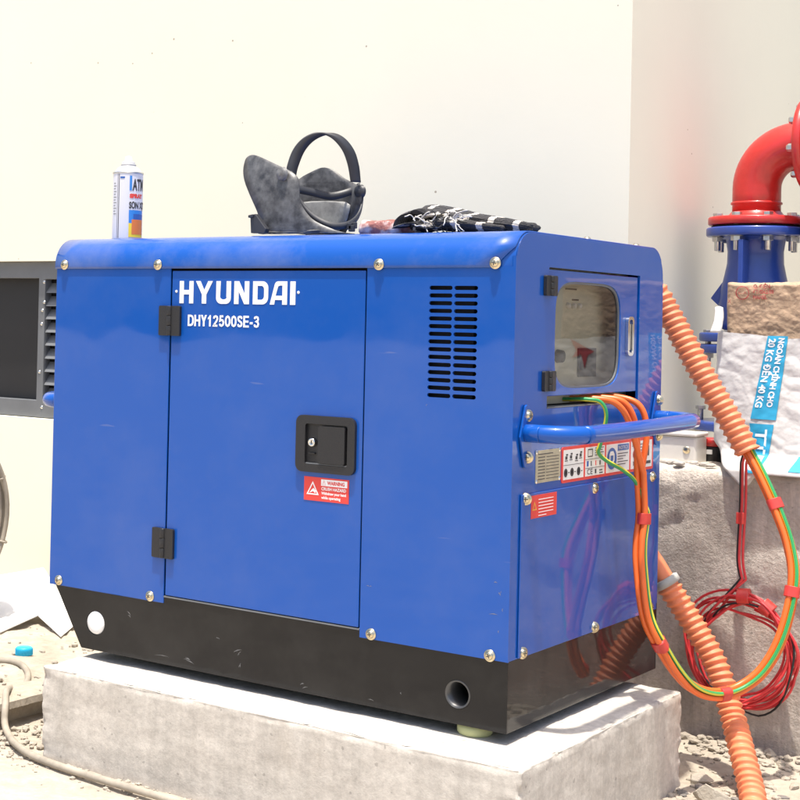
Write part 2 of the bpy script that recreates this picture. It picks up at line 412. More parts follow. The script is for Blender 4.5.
# ------------------------------------------------------------------ building
bld = thing('building', 'cream painted building wall with a grey louvred vent panel, behind the blue generator', 'building', (-.21, 1.0, GZ))
mb = MB(); mb.prism(rect(-9, -.4, -.21, 4.2), [rect(-3.1, .378, -1.7, .861)], FR(1.25), .25, MCREAM)
link_mesh('front_wall', mb, bld)
mb = MB(); mb.box((-.41, 1.252, -.4), (-.212, 3.0, 4.2), MCREAM)
link_mesh('side_wall', mb, bld)
MBACKDROP = concrete('backdrop_grey', (.42, .40, .36), (.35, .33, .3), .3)  # grey picked to dim what the end panel reflects
mb = MB(); mb.box((-.41, 3.003, -.4), (7, 3.2, 1.65), MBACKDROP)  # unseen wall added as reflection backdrop, kept low to let sky light in
link_mesh('unseen_backdrop_wall', mb, bld)
# vent panel in the wall opening
mb = MB(); mb.prism(rect(-3.098, .380, -1.702, .859), [rect(-2.80, .432, -2.107, .809), rect(-2.080, .437, -1.76, .806)], FR(1.05), .03, MVGREY)
for (x, z) in ((-2.085, .797), (-2.083, .735), (-2.09, .71), (-2.092, .668), (-2.096, .52), (-2.083, .412)):
    mb.lathe([(0, .003), (.004, .0022), (.0055, 0)], axis_to((0, -1, 0), Vector((x, 1.0202, z))), MSTEEL, 10)
vent = link_mesh('vent_panel', mb, bld, bevel=.0015)
link_mesh('dark_plate', MB().box((-2.82, 1.06, .42), (-2.10, 1.066, .82), MVDARK), vent)
link_mesh('louvre_backing', MB().box((-2.10, 1.058, .42), (-1.74, 1.064, .82), MINNER), vent)
lv = MB(); lv.prism([(0, 0), (.002, .003), (.024, .031), (.024, .027)], [], lambda u, v, w: Vector((-2.079+w, 1.024+u, v)), .31, MVGREY)
lv0 = link_mesh('louvre', lv, vent)
for k in range(9):
    if k == 0: lv0.location.z += .440
    else: copy_part(lv0, vent, (0, 0, .440+k*.0405))

# ledge wall (front face at y=.93), broken plaster on top
mb = MB(); nx, nzc = 170, 60
X0, X1, Y0, Y1, LT = -.35, 2.6, .93, 1.95, .388
def ledge_front(x, z):
    y = Y0 + .004*fbm((x*4, z*4, 3)) + .003*fbm((x*16, z*16, 8))
    if z > LT-.05: y -= .006*max(0, fbm((x*12, z*14, 2))+.3)
    b = fbm((x*3.2+1.3, z*5-2.2, 5))
    if z > .12 and b > .12: y -= .005*min(1, (b-.12)*6)           # lump of added render
    return y
def ledge_top(x): return LT + .010*fbm((x*5, 1, 4)) + .006*fbm((x*22, 5, 2))
vs = []; xsl = [X0+(1.15)*i/(nx-1) for i in range(nx)] + [1.2, 1.8, X1]
for x in xsl:
    tz = ledge_top(x)
    for k in range(nzc):
        z = -.3 + (tz+.3)*k/(nzc-1); y = ledge_front(x, z)
        if k == nzc-1: y += .012
        if k == nzc-2: y += .003
        vs.append((x, y, z))
    for k in range(1, 20):
        y = Y0+.02+k*.026; vs.append((x, y, LT+.006+.008*fbm((x*6, y*6, 4))+.005*fbm((x*24, y*24, 2))))
    vs.append((x, Y1, LT))
    vs.append((x, Y1, -.3))
W = nzc+21
fs = [(i*W+k, (i+1)*W+k, (i+1)*W+k+1, i*W+k+1) for i in range(len(xsl)-1) for k in range(W-1)]
fs += [tuple(range(W)), tuple((len(xsl)-1)*W+k for k in range(W-1, -1, -1))]
mb.add(vs, fs, MLEDGE, True)
ledge = tag(link_mesh('concrete_ledge', mb), 'rough grey concrete ledge wall with stained plaster, carrying the pipes and the sack', 'ledge')
ledge.data.materials.append(MMORTAR)
for p in ledge.data.polygons:
    c = p.center
    if c.z > LT-.012 + .02*fbm((c.x*7, c.y*7, 1)): p.material_index = 1

# plinth
mb = MB(); B = bmesh.new(); bmesh.ops.create_cube(B, size=1)
px0, px1, py0, py1, pz0, pz1 = -.984, .079, -.106, .612, -.30, -.02
for v in B.verts: v.co = Vector((px0 if v.co.x < 0 else px1, py0 if v.co.y < 0 else py1, pz0 if v.co.z < 0 else pz1))
bmesh.ops.bevel(B, geom=[e for e in B.edges if e.verts[0].co.z > -.1 or e.verts[1].co.z > -.1], offset=.009, segments=3, affect='EDGES', profile=.6)
bmesh.ops.subdivide_edges(B, edges=B.edges[:], cuts=6, use_grid_fill=True)
long = [e for e in B.edges if e.calc_length() > .03]
bmesh.ops.subdivide_edges(B, edges=long, cuts=7, use_grid_fill=True)
B.normal_update()
for v in B.verts:
    edge = sum((abs(v.co.x-px0) < .012 or abs(v.co.x-px1) < .012, abs(v.co.y-py0) < .012 or abs(v.co.y-py1) < .012, v.co.z > pz1-.012))
    d = .0016*fbm(v.co*7) + .0012*fbm(v.co*30)
    if edge >= 2: d += -.0035*abs(fbm(v.co*26+Vector((3, 1, 2))))*1.6 + .002*fbm(v.co*60)
    v.co += v.normal*d
mb.bm(B, MPLINTH, True)
tag(link_mesh('concrete_plinth', mb), 'pale grey cast concrete plinth under the blue generator', 'concrete plinth')

# ------------------------------------------------------------------ generator
L, W_, HB, ZL, H = 1.07, .675, .122, .794, .860
gen = thing('generator', 'blue enclosed diesel generator with black base, standing on the pale concrete plinth', 'generator', (-.535, .3375, -.03))
MSCUFF = mat('scraped_metal', (.20, .20, .20), .6)
def scuff(mb, spots, y, seed):
    rg = random.Random(seed)
    for x, z, l_, a_ in spots:
        for k in range(rg.choice((1, 2, 3))):
            x0 = x+rg.uniform(-.006, .006); z0 = z+rg.uniform(-.005, .005); a = R(a_+rg.uniform(-14, 14)); L_ = l_*rg.uniform(.4, 1.1); w = rg.uniform(.0003, .0009)
            dx, dz = math.cos(a), math.sin(a); n = 5; vs = []
            for i in range(n+1):
                t = i/n; ww = w*math.sin(math.pi*min(.97, max(.03, t)))*rg.uniform(.5, 1.3); cx = x0+dx*L_*t-dz*.0015*math.sin(t*3); cz = z0+dz*L_*t+dx*.0015*math.sin(t*3)
                vs += [(cx-dz*ww, y, cz+dx*ww), (cx+dz*ww, y, cz-dx*ww)]
            mb.add(vs, [(2*i, 2*i+1, 2*i+3, 2*i+2) for i in range(n)], MSCUFF)
# base: tapered at the far left, round fork holes on the front
def circ(cx, cz, r, n=28): return [(cx+r*math.cos(2*math.pi*k/n), cz+r*math.sin(2*math.pi*k/n)) for k in range(n)]
out = [(-.976, 0), (-.0, 0), (-.0, HB+.012), (-1.060, HB+.012)]
mb = MB(); mb.prism(out, [circ(-.937, .057, .0245), circ(-.094, .052, .0245)], lambda u, v, w: Vector((u, .002+w, v)), .003, MBLACK)
mb.prism(out, [], lambda u, v, w: Vector((u, W_-.005+w, v)), .003, MBLACK)
scuff(mb, [(-.58, .055, .028, 8), (-.57, .048, .012, 60), (-.62, .072, .010, -20), (-.56, .020, .012, 70), (-.42, .012, .014, 5), (-.70, .02, .03, -4), (-.27, .010, .016, 2), (-.85, .09, .016, -30), (-.78, .012, .05, -3), (-.20, .03, .008, 100)], .0018, 3)
mb.box((-.004, .0052, 0), (-.0005, W_-.0052, HB), MBLACK)
mb.box((-.976, .006, 0), (-.0045, W_-.006, .003), MBLACK)
mb.add([(-.976, .0052, .0032), (-.976, W_-.0052, .0032), (-1.060, W_-.0052, HB+.012), (-1.060, .0052, HB+.012)], [(0, 1, 2, 3)], MBLACK)
base = link_mesh('base_frame', mb, gen, bevel=.0008)
MTUBE = mat('dull_tube', (.10, .10, .10), .35, metal=.6)
mb = MB(); mb.lathe([(.0235, .001), (.0243, .002), (.0243, -.12), (.0215, -.12), (.0215, .001), (.0235, .001)], axis_to((0, -1, 0), Vector((-.094, .003, .052))), MTUBE, 28, True, False)
mb.lathe([(0, -.118), (.021, -.118)], axis_to((0, -1, 0), Vector((-.094, .003, .052))), MBLACK, 28)
link_mesh('fork_hole', mb, gen)
link_mesh('hole_plug', MB().lathe([(0, .0035), (.015, .0032), (.0225, .0018), (.0242, -.002)], axis_to((0, -1, 0), Vector((-.937, .003, .057))), MCARD, 28), gen)
ft = MB().lathe([(.028, -.0195), (.031, -.015), (.031, -.005), (.026, -.0005)], Matrix.Translation((0, 0, 0)), MFOOT, 24)
ft0 = link_mesh('foot', ft, gen)
for i, (x, y) in enumerate(((-.078, .038), (-.88, .15), (-.078, .56), (-.88, .56))):
    if i == 0: ft0.location = Vector((x, y, 0)) - WO[gen.name]
    else: copy_part(ft0, gen, (x, y, 0))
# dark inside
link_mesh('inner_liner', MB().box((-L+.02, .016, .10), (-.085, W_-.016, ZL+.02), MINNER), gen)
# panels
link_mesh('side_panel', MB().box((-L, 0, HB), (-.7555, .004, ZL+.002), MBLUE), gen, bevel=.0015)
slots = []
for r in range(15):
    z = .7585-r*.01355
    for c in range(2): slots.append(rrect(-.1655+c*.0495, z-.0037, -.1195+c*.0495, z+.0037, .00365, 4))
mb = MB().prism(rect(-.2945, HB, -.0008, ZL+.002), slots, FR(.004), .004, MBLUE)
scuff(mb, [(-.012, .235, .006, 85), (-.011, .205, .006, 90), (-.035, .196, .022, 0), (-.012, .165, .005, 90), (-.03, .25, .012, 8), (-.28, .22, .012, 5), (-.17, .55, .006, 50)], -.0002, 5)
link_mesh('vented_panel', mb, gen, bevel=.0008)
link_mesh('door', MB().box((-.7525, .0008, .1385), (-.298, .0045, .7895), MBLUE), gen, bevel=.0018)
link_mesh('door_sill', MB().box((-.755, -.0005, .1345), (-.2955, .012, .137), MVGREY), gen)
link_mesh('back_panel', MB().box((-L, W_-.004, HB), (-.0008, W_, ZL+.002), MBLUE), gen)
link_mesh('left_end_panel', MB().box((-L+.0005, .0045, HB), (-L+.0035, W_-.0045, ZL+.03), MBLUE), gen)
# lid with rolled front edge
prof = [(-.003, ZL), (-.003, ZL+.005)]; Rr = .058
for k in range(13):
    a = R(90*k/12); prof.append((-.003+Rr-Rr*math.cos(a), H-Rr+Rr*math.sin(a)))
prof += [(W_*.5, H)]
prof += [(W_-p[0], p[1]) for p in reversed(prof[:-1])]
def xend(z): return -.0022 if z > .832 else -.036+.034*max(0, (z-ZL-.003))/(.832-ZL-.003)
n = 24; vs = []; fs = []
for (y, z) in prof:
    xe = xend(z)
    for k in range(n): vs.append((-L-.002+(xe+L+.002)*k/(n-1), y, z))
for j in range(len(prof)-1):
    for k in range(n-1): fs.append((j*n+k, j*n+k+1, (j+1)*n+k+1, (j+1)*n+k))
mb = MB().add(vs, fs, MLID, True)
lid = link_mesh('lid', mb, gen); md = lid.modifiers.new('thick', 'SOLIDIFY'); md.thickness = .0025; md.offset = -1
vs = [(x, y+.0035*(1 if y < W_/2 else -1), z-.0028) for (y, z) in prof for x in (-.06, -.0012)]
mb = MB().add(vs, [(2*j, 2*j+1, 2*j+3, 2*j+2) for j in range(len(prof)-1)], MBLUE, True)
o = link_mesh('lid_return', mb, gen); md = o.modifiers.new('thick', 'SOLIDIFY'); md.thickness = .0016; md.offset = -1
# end panel with rounded shoulders
def end_outline(y0, y1, z0, zt, r):
    o = [(y0, z0), (y1, z0)]
    for k in range(13): a = R(90*k/12); o.append((y1-r+r*math.cos(a), zt-r+r*math.sin(a)))
    for k in range(13): a = R(90+90*k/12); o.append((y0+r+r*math.cos(a), zt-r+r*math.sin(a)))
    return o
link_mesh('end_panel', MB().prism(end_outline(.0045, W_-.0045, HB, H-.003, .054), [rect(.135, .549, .552, .800)], EN(-.006), .0055, MBLUE), gen, bevel=.0012)
link_mesh('left_end_shoulder', MB().prism(end_outline(.001, W_-.001, ZL+.032, H-.003, .05), [], EN(-L+.0005), .003, MBLUE), gen)
link_mesh('corner_flange', MB().box((-.0045, -.0005, HB), (.0012, .004, ZL+.02), MBLUE), gen)
link_mesh('service_panel', MB().box((.0003, .036, .123), (.0028, .638, .404), MBLUE), gen, bevel=.001)
# control window door
win = []
for k in range(48):
    a = 2*math.pi*k/48; ca, sa = math.cos(a), math.sin(a); e = .42
    win.append((.3175+.1475*math.copysign(abs(ca)**e, ca), .680+.098*math.copysign(abs(sa)**e, sa)))
wd_ = link_mesh('control_door', MB().prism(rect(.1385, .5705, .5485, .7965), [win], EN(-.0075), .004, MBLUE), gen, bevel=.0012)
def scale(poly, cx, cy, s): return [(cx+(u-cx)*s, cy+(v-cy)*s) for u, v in poly]
link_mesh('window_rim', MB().prism(scale(win, .3175, .68, 1.0), [[(.3175+(u-.3175)*.972, .68+(v-.68)*.96) for u, v in win]], EN(-.0095), .0035, MVGREY), wd_)
GL = bpy.data.materials.new('smoked_glass'); GL.use_nodes = True
n_ = GL.node_tree.nodes; l_ = GL.node_tree.links; n_.remove(n_['Principled BSDF'])
tr = n_.new('ShaderNodeBsdfTransparent'); tr.inputs['Color'].default_value = (.93, .92, .87, 1)
gl = n_.new('ShaderNodeBsdfGlossy'); gl.inputs['Roughness'].default_value = .02
fr_ = n_.new('ShaderNodeFresnel'); fr_.inputs['IOR'].default_value = 1.65
mx = n_.new('ShaderNodeMixShader'); l_.new(fr_.outputs[0], mx.inputs['Fac']); l_.new(tr.outputs[0], mx.inputs[1]); l_.new(gl.outputs[0], mx.inputs[2])
l_.new(mx.outputs[0], n_['Material Output'].inputs['Surface'])
link_mesh('window_pane', MB().add([(-.0088, u, v) for u, v in scale(win, .3175, .68, 1.02)], [tuple(range(48))], GL), wd_)
MCTRL = mat('control_panel_grey', (.62, .60, .50), .5, var=.06)
mb = MB(); mb.box((-.052, .10, .552), (-.045, .60, .84), MCTRL)
for z in (.728, .755): mb.box((-.0448, .205, z-.010), (-.042, .235, z+.010), MSTIK)
mb.box((-.0448, .36, .60), (-.041, .44, .655), MINK); mb.box((-.0448, .33, .745), (-.044, .36, .748), MINK); mb.box((-.0448, .30, .765), (-.044, .35, .768), MINK)
for y in (.31, .335, .36): mb.lathe([(0, .006), (.005, .006), (.006, 0)], axis_to((1, 0, 0), Vector((-.0448, y, .735))), MSTIK, 12)
for y in (.22, .27): mb.lathe([(0, .012), (.011, .012), (.013, 0)], axis_to((1, 0, 0), Vector((-.0448, y, .64))), MDARKP, 16)
link_mesh('control_panel', mb, gen)
link_mesh('slot_lip', MB().box((-.030, .136, .5492), (-.0005, .551, .5512), MVGREY), gen)
link_mesh('slot_backing', MB().box((-.06, .12, .546), (-.056, .57, .571), MINNER), gen)
# hinges
def hinge_front(x, z, w=.054, h=.060):
    mb = MB()
    for s in (-1, 1): mb.prism(rrect(x+min(s*.004, s*w/2), z-h/2, x+max(s*.004, s*w/2), z+h/2, .003), [], FR(-.0004), .006, MDARKP)
    for k in range(3):
        mb.lathe([(.0052, -h/6+.0006), (.0058, -h/6+.001), (.0058, h/6-.001), (.0052, h/6-.0006)], Matrix.Translation((x, -.0055, z+(k-1)*h/3)), MDARKP, 14)
    return mb
link_mesh('hinge', hinge_front(-.7525, .689), gen, bevel=.001); link_mesh('hinge', hinge_front(-.7570, .243), gen, bevel=.001)
def hinge_end(y, z, w=.046, h=.036):
    mb = MB()
    for s in (-1, 1): mb.prism(rrect(y+min(s*.004, s*w/2), z-h/2, y+max(s*.004, s*w/2), z+h/2, .003), [], EN(.0003), .006, MDARKP)
    for k in range(3):
        mb.lathe([(.0052, -h/6+.0006), (.0058, -h/6+.001), (.0058, h/6-.001), (.0052, h/6-.0006)], Matrix.Translation((.0055, y, z+(k-1)*h/3)), MDARKP, 14)
    return mb
link_mesh('hinge', hinge_end(.134, .767), gen, bevel=.001); link_mesh('hinge', hinge_end(.134, .598), gen, bevel=.001)
# paddle latch
mb = MB(); mb.prism(rrect(-.4395, .4135, -.3095, .519, .014), [rrect(-.4185, .4285, -.3255, .5035, .004)], FR(.0002), .007, MDARKP)
mb.box((-.4195, .0003, .4275), (-.3245, .0005, .5045), MDARKP)
lat = link_mesh('door_latch', mb, gen, bevel=.0022)
link_mesh('paddle', MB().prism(rrect(-.388, .4315, -.330, .5005, .004), [], FR(-.0006), .0085, MDARKP), lat, bevel=.002)
mb = MB().lathe([(0, .0065), (.0045, .0065), (.0062, .0075), (.0078, .0062), (.0082, .0), (.0, 0)], axis_to((0, -1, 0), Vector((-.404, -.0006, .469))), MCHROME, 24)
mb.box((-.4047, -.0078, .4655), (-.4033, -.0073, .4725), MINK)
link_mesh('lock_cylinder', mb, lat)
mb = MB().box((-.412, -.0012, .447), (-.398, -.0042, .4495), MDARKP); mb.box((-.417, -.0006, .4287), (-.327, -.0052, .4305), MVGREY)
link_mesh('latch_spring', mb, lat)
# control door catch
mb = MB().prism(rrect(.489, .641, .519, .718, .010), [rrect(.4955, .647, .5125, .712, .006)], EN(-.0032), .006, MCHROME)
mb.prism(rrect(.498, .652, .510, .704, .004), [], EN(-.0032), .003, MSTEEL)
link_mesh('catch', mb, gen, bevel=.001)
# bolts
mb = MB(); mb.lathe([(.0045, 0), (.0105, 0), (.0108, .0009), (.010, .0018), (.0072, .0019), (.0072, .0036), (.0058, .0056), (.003, .0064), (0, .0065)], Matrix.Identity(4), MBRASS, 20)
mb.box((-.0042, -.0008, .0058), (.0042, .0008, .0068), MINK); mb.box((-.0008, -.0042, .0058), (.0008, .0042, .0067), MINK)
b0 = None; rng = random.Random(4)
def bolt(loc, rot):
    global b0
    if b0 is None:
        b0 = link_mesh('bolt', mb, gen); b0.location = Vector(loc)-WO[gen.name]; b0.rotation_euler = rot
    else: copy_part(b0, gen, loc, rot)
for x, z in ((-1.044, .8025), (-.787, .8015), (-.268, .800), (-.036, .8015)): bolt((x, -.0035, z), (R(90), rng.uniform(0, 1.5), 0))
for x, z in ((-1.042, .133), (-.790, .132), (-.270, .131), (-.033, .129)): bolt((x, -.0002, z), (R(90), rng.uniform(0, 1.5), 0))
for y, z in ((.051, .396), (.341, .394), (.35, .132), (.051, .131), (.627, .132), (.627, .396)): bolt((.0030, y, z), (rng.uniform(0, 1.5), R(90), 0))
for y in (.36, .60): bolt((-.03, y, H+.0001), (0, 0, .4))
bolt((-L+.08, .10, H+.0001), (0, 0, 1))
# carrying bars on both ends
for sgn, x0 in ((1, 0.0), (-1, -L)):
    zc = .510; xo = .091
    pts = [(0, .047, zc), (.03, .047, zc)] + [(xo-.06+.06*math.sin(a), .047+.06-.06*math.cos(a), zc) for a in [R(8*k) for k in range(12)]]
    pts += [(xo, .3, zc)] + [(xo-.06+.06*math.cos(a), .583+.06*math.sin(a), zc+.004) for a in [R(8*k) for k in range(12)]] + [(.03, .643, zc+.004), (0, .643, zc+.004)]
    mb = MB().sweep([(x0+sgn*p[0], p[1], p[2]) for p in smooth(pts, 3)], .0158, MBLUE, 20)
    bar = link_mesh('carrying_bar', mb, gen)
    for y, z in ((.047, zc-.006), (.643, zc+.004)):
        pl = [(y-.024, z), (y-.006, z+.052), (y, z+.055), (y+.008, z+.052), (y+.026, z), (y+.008, z-.052), (y, z-.055), (y-.006, z-.052)]
        link_mesh('bracket', MB().prism(pl, [], EN(x0+(.0005 if sgn > 0 else -.0045)), .004, MBLUE), bar, bevel=.001)
        if sgn > 0:
            for dz in (.036, -.036): bolt((.0046, y+.004, z+dz), (rng.uniform(0, 1.5), R(90), 0))
# lettering
def hy(mb, u0, u1, poly, holes=()):
    z0, z1 = .7245, .7690
    f = lambda u, v, w: Vector((u0+(u1-u0)*u, .0006-w, z0+(z1-z0)*v))
    mb.prism(poly, holes, f, .0006, MWHITE)
def arc(cx, cy, rx, ry, a0, a1, n=6): return [(cx+rx*math.cos(R(a0+(a1-a0)*k/n)), cy+ry*math.sin(R(a0+(a1-a0)*k/n))) for k in range(n+1)]
mb = MB(); t = .30
hy(mb, -.732, -.697, [(0,0),(t,0),(t,.4),(1-t,.4),(1-t,0),(1,0),(1,1),(1-t,1),(1-t,.6),(t,.6),(t,1),(0,1)])
hy(mb, -.691, -.649, [(.37,0),(.63,0),(.63,.4),(1,1),(.73,1),(.5,.6),(.27,1),(0,1),(.37,.4)])
hy(mb, -.640, -.604, [(1,1),(1-t,1)] + [(1-t,.3)] + arc(.5, .3, .23, .11, 0, -180) + [(t,1),(0,1)] + arc(.35, .25, .35, .25, 180, 270) + arc(.65, .25, .35, .25, 270, 360))
hy(mb, -.596, -.560, [(0,0),(t,0),(t,.56),(1-t-.02,0),(1,0),(1,1),(1-t,1),(1-t,.44),(t+.02,1),(0,1)])
hy(mb, -.551, -.515, [(0,0)] + arc(.62, .3, .38, .3, -90, 0) + arc(.62, .7, .38, .3, 0, 90) + [(0,1)],
   [[(t,.2)] + arc(.55, .36, .18, .16, -90, 0) + arc(.55, .64, .18, .16, 0, 90) + [(t,.8)]])
hy(mb, -.508, -.471, [(-.08,0),(.20,0),(.245,.2),(.70,.2),(.70,0),(1,0),(1,1),(.42,1),(.30,.97),(.22,.88)], [[(.28,.38),(.70,.38),(.70,.82),(.55,.82),(.43,.78)]])
hy(mb, -.464, -.452, [(0,0),(1,0),(1,1),(0,1)])
for x in (-.7405, -.4455): mb.lathe([(0, .0007), (.0028, .0007), (.0029, 0)], axis_to((0, -1, 0), Vector((x, .0006, .748))), MWHITE, 12)
link_mesh('maker_lettering', mb, gen)
mb = MB()
GLY = {'D': ('c', [(0,0),(.26,0),(.42,.08),(.5,.3),(.5,.7),(.42,.92),(.26,1),(0,1)]), '0': ('c', [(.25,0),(.42,.1),(.5,.35),(.5,.65),(.42,.9),(.25,1),(.08,.9),(0,.65),(0,.35),(.08,.1)]),
 '2': ('o', [(0,.74),(.06,.93),(.25,1),(.44,.92),(.48,.74),(.4,.52),(.02,.04),(.0,0),(.5,0)]), '5': ('o', [(.46,1),(.09,1),(.03,.52),(.2,.62),(.38,.58),(.49,.38),(.44,.12),(.25,0),(.07,.06),(0,.22)]),
 'S': ('o', [(.48,.78),(.42,.95),(.25,1),(.08,.95),(.02,.78),(.1,.6),(.4,.42),(.49,.25),(.42,.06),(.25,0),(.08,.04),(0,.22)]), '3': ('o', [(0,.8),(.07,.95),(.25,1),(.42,.94),(.46,.76),(.4,.6),(.22,.53),(.42,.46),(.49,.28),(.42,.06),(.25,0),(.06,.05),(0,.22)]),
 'H': ('p', [(0,0),(.27,0),(.27,.42),(.73,.42),(.73,0),(1,0),(1,1),(.73,1),(.73,.6),(.27,.6),(.27,1),(0,1)]), 'Y': ('p', [(.36,0),(.64,0),(.64,.42),(1,1),(.7,1),(.5,.64),(.3,1),(0,1),(.36,.42)]),
 '1': ('p', [(.36,0),(.68,0),(.68,1),(.44,1),(.36,.88),(.1,.76),(.1,.6),(.36,.7)]), 'E': ('p', [(0,0),(1,0),(1,.17),(.3,.17),(.3,.42),(.92,.42),(.92,.59),(.3,.59),(.3,.83),(.98,.83),(.98,1),(0,1)]), '-': ('p', [(.1,.28),(.9,.28),(.9,.47),(.1,.47)])}
gx, gh, gt = -.7095, .0225, .0040
for ch in 'DHY12500SE-3':
    kind, P = GLY[ch]; gw = {'-': .0085, '1': .0125, 'H': .0148, 'D': .0150, 'Y': .0150}.get(ch, .0134)
    if kind == 'p': mb.prism([(gx+u*gw, .6795+v*gh) for u, v in P], [], FR(.0006), .0005, MWHITE)
    else:
        Q = [Vector((gx+gt/2+u/.5*(gw-gt), .6795+gt/2+v*(gh-gt))) for u, v in P]; n = len(Q); vs = []; cl = kind == 'c'
        for i in range(n):
            a_ = Q[i-1] if (cl or i) else Q[i]; b_ = Q[(i+1) % n] if (cl or i < n-1) else Q[i]
            d1 = (Q[i]-a_).normalized() if (Q[i]-a_).length else (b_-Q[i]).normalized(); d2 = (b_-Q[i]).normalized() if (b_-Q[i]).length else d1
            t_ = (d1+d2).normalized(); nn = Vector((-t_.y, t_.x)); k = gt/2/max(.55, abs(nn.dot(Vector((-d1.y, d1.x)))))
            vs += [Vector((Q[i].x+nn.x*k, .0001, Q[i].y+nn.y*k)), Vector((Q[i].x-nn.x*k, .0001, Q[i].y-nn.y*k))]
        mb.add(vs, [(2*i, 2*i+1, (2*i+3) % (2*n), (2*i+2) % (2*n)) for i in range(n if cl else n-1)], MWHITE)
    gx += gw+.0014
link_mesh('model_lettering', mb, gen)
# red warning sticker
mb = MB().box((-.4225, .0007, .3605), (-.324, -.0001, .4045), MRED)
f = FR(-.0001)
tri = [(-.4165, .3715), (-.3895, .3715), (-.403, .3965)]; c = (-.403, .3795)
mb.prism(tri, [[(c[0]+(u-c[0])*.74, c[1]+(v-c[1])*.74) for u, v in tri]], f, .0004, MWHITE)
mb.prism([(-.410, .3745), (-.402, .378), (-.397, .3745), (-.396, .379), (-.401, .384), (-.405, .381)], [], f, .0004, MWHITE)
mb.box((-.3845, -.0001, .3895), (-.3275, -.0005, .4015), MWHITE)
mb.text('⚠', .009, FR(-.0005, -.382, .3925), MRED, fitw=.008)
mb.text('WARNING', .0095, FR(-.0005, -.371, .3922), MRED, bold=.0003, fitw=.038)
mb.text('CRUSH HAZARD', .008, FR(-.0001, -.3835, .3815), MWHITE, bold=.0002, fitw=.054)
mb.text('Withdraw your hand', .0072, FR(-.0001, -.3835, .3735), MWHITE, bold=.0002, fitw=.054)
mb.text('while operating', .0072, FR(-.0001, -.3835, .3655), MWHITE, bold=.0002, fitw=.042)
link_mesh('warning_sticker', mb, gen, label='red crush warning sticker below the door latch')
# end stickers
mb = MB().prism(rect(.0935, .4195, .1935, .4765), [], EN(-.0004), .0016, MPLATE)
for i in range(9):
    z = .469-i*.0055; mb.box((.0012, .101, z), (.00145, .101+(.028 if i else .06), z+.0016), MINK); 
    if i: mb.box((.0012, .134, z), (.00145, .186, z+.0012), MINK)
for y, z in ((.0965, .4735), (.1905, .4735), (.0965, .4225), (.1905, .4225)): mb.lathe([(0, .0015), (.0035, .0008), (.004, 0)], axis_to((1, 0, 0), Vector((.0012, y, z))), MCHROME, 10)
link_mesh('rating_plate', mb, gen)
mb = MB().prism(rrect(.1995, .412, .6345, .477, .005), [], EN(-.0004), .0013, MRED)
e1 = .0009
def pb(y0, z0, y1, z1, m, lift=.0003): mb.box((e1-.0002, y0, z0), (e1+lift, y1, z1), m)
for y0, y1 in ((.206, .294), (.302, .390), (.398, .510), (.518, .627)): pb(y0, .4175, y1, .4715, MSTIK)
e2 = .0014
def ink(y0, z0, y1, z1, m=MINK): mb.box((e2-.0003, y0, z0), (e2+.0001, y1, z1), m)
ink(.206, .4435, .294, .4443); ink(.302, .4485, .390, .4493); ink(.302, .432, .390, .4328)
for y, z in ((.218, .459), (.238, .460), (.262, .457), (.280, .461)):
    ink(y-.005, z-.005, y+.004, z+.001); ink(y-.002, z+.002, y+.006, z+.005); ink(y-.007, z-.008, y+.006, z-.0065)
for y in (.216, .243, .272):
    mb.lathe([(.004, .0), (.006, .0002), (.008, 0)], axis_to((1, 0, 0), Vector((e2, y, .430))), MINK, 14); ink(y+.011, .429, y+.016, .431)
for k in range(4): ink(.345, .468-k*.0045, .385-.006*(k % 2), .4695-k*.0045)
mb.prism(rect(.312, .453, .334, .468), [rect(.314, .455, .332, .466)], EN(e2-.0002), .0003, MINK)
ink(.308, .436, .316, .446, MINKB); ink(.326, .436, .330, .445); ink(.347, .436, .351, .445, MRED); ink(.366, .436, .371, .444)
mb.text('CE', .015, EN(e2-.0001, .310, .4205), MINK, fitw=.024); ink(.345, .421, .352, .429); ink(.366, .420, .382, .422); ink(.366, .425, .380, .427)
mb.lathe([(0, 0), (.0215, 0), (.022, .0003)], axis_to((1, 0, 0), Vector((e2-.0002, .424, .444))) @ Matrix.Diagonal((1.06, .95, 1, 1)), MINKB, 28)
mb.prism([(.412, .452), (.418, .458), (.430, .458), (.436, .452), (.436, .44), (.424, .429), (.412, .44)], [[(.417, .450), (.431, .450), (.431, .441), (.424, .435), (.417, .441)]], EN(e2), .0003, MSTIK)
ink(.452, .4575, .506, .4695, MINKB); mb.text('NOTICE', .010, EN(e2, .456, .460), MSTIK, fitw=.045)
for k in range(5): ink(.452, .451-k*.0052, .503-.012*(k % 3), .4525-k*.0052)
for k in range(4): ink(.556, .464-k*.006, .585, .4655-k*.006)
mb.lathe([(0, 0), (.009, 0)], axis_to((1, 0, 0), Vector((e2+.0001, .537, .446))), MRED, 20); ink(.530, .424, .552, .432); ink(.59, .424, .62, .43); ink(.592, .44, .612, .46)
for k in range(3): ink(.524, .462+k*.003, .548, .4632+k*.003)
link_mesh('safety_sticker', mb, gen, label='long safety sticker with red border and white picture panels')
mb = MB().box((.0026, .0725, .3595), (.0034, .1755, .3995), MRED)
tri = [(.0765, .3735), (.0945, .3735), (.0855, .3885)]
MAMB = mat('amber_print', (.75, .38, .05), .5)
mb.prism(tri, [scale(tri, .0855, .379, .62)], EN(.0034), .0003, MAMB)
for k in range(6):
    w = .06-(.028 if k == 5 else 0)
    mb.box((.0033, .1015, .3905-k*.0056), (.0036, .1015+w, .3918-k*.0056), MWHITE)
link_mesh('caution_sticker', mb, gen, label='small red caution sticker on the service panel')

# ------------------------------------------------------------------ things on the lid
ZT = H
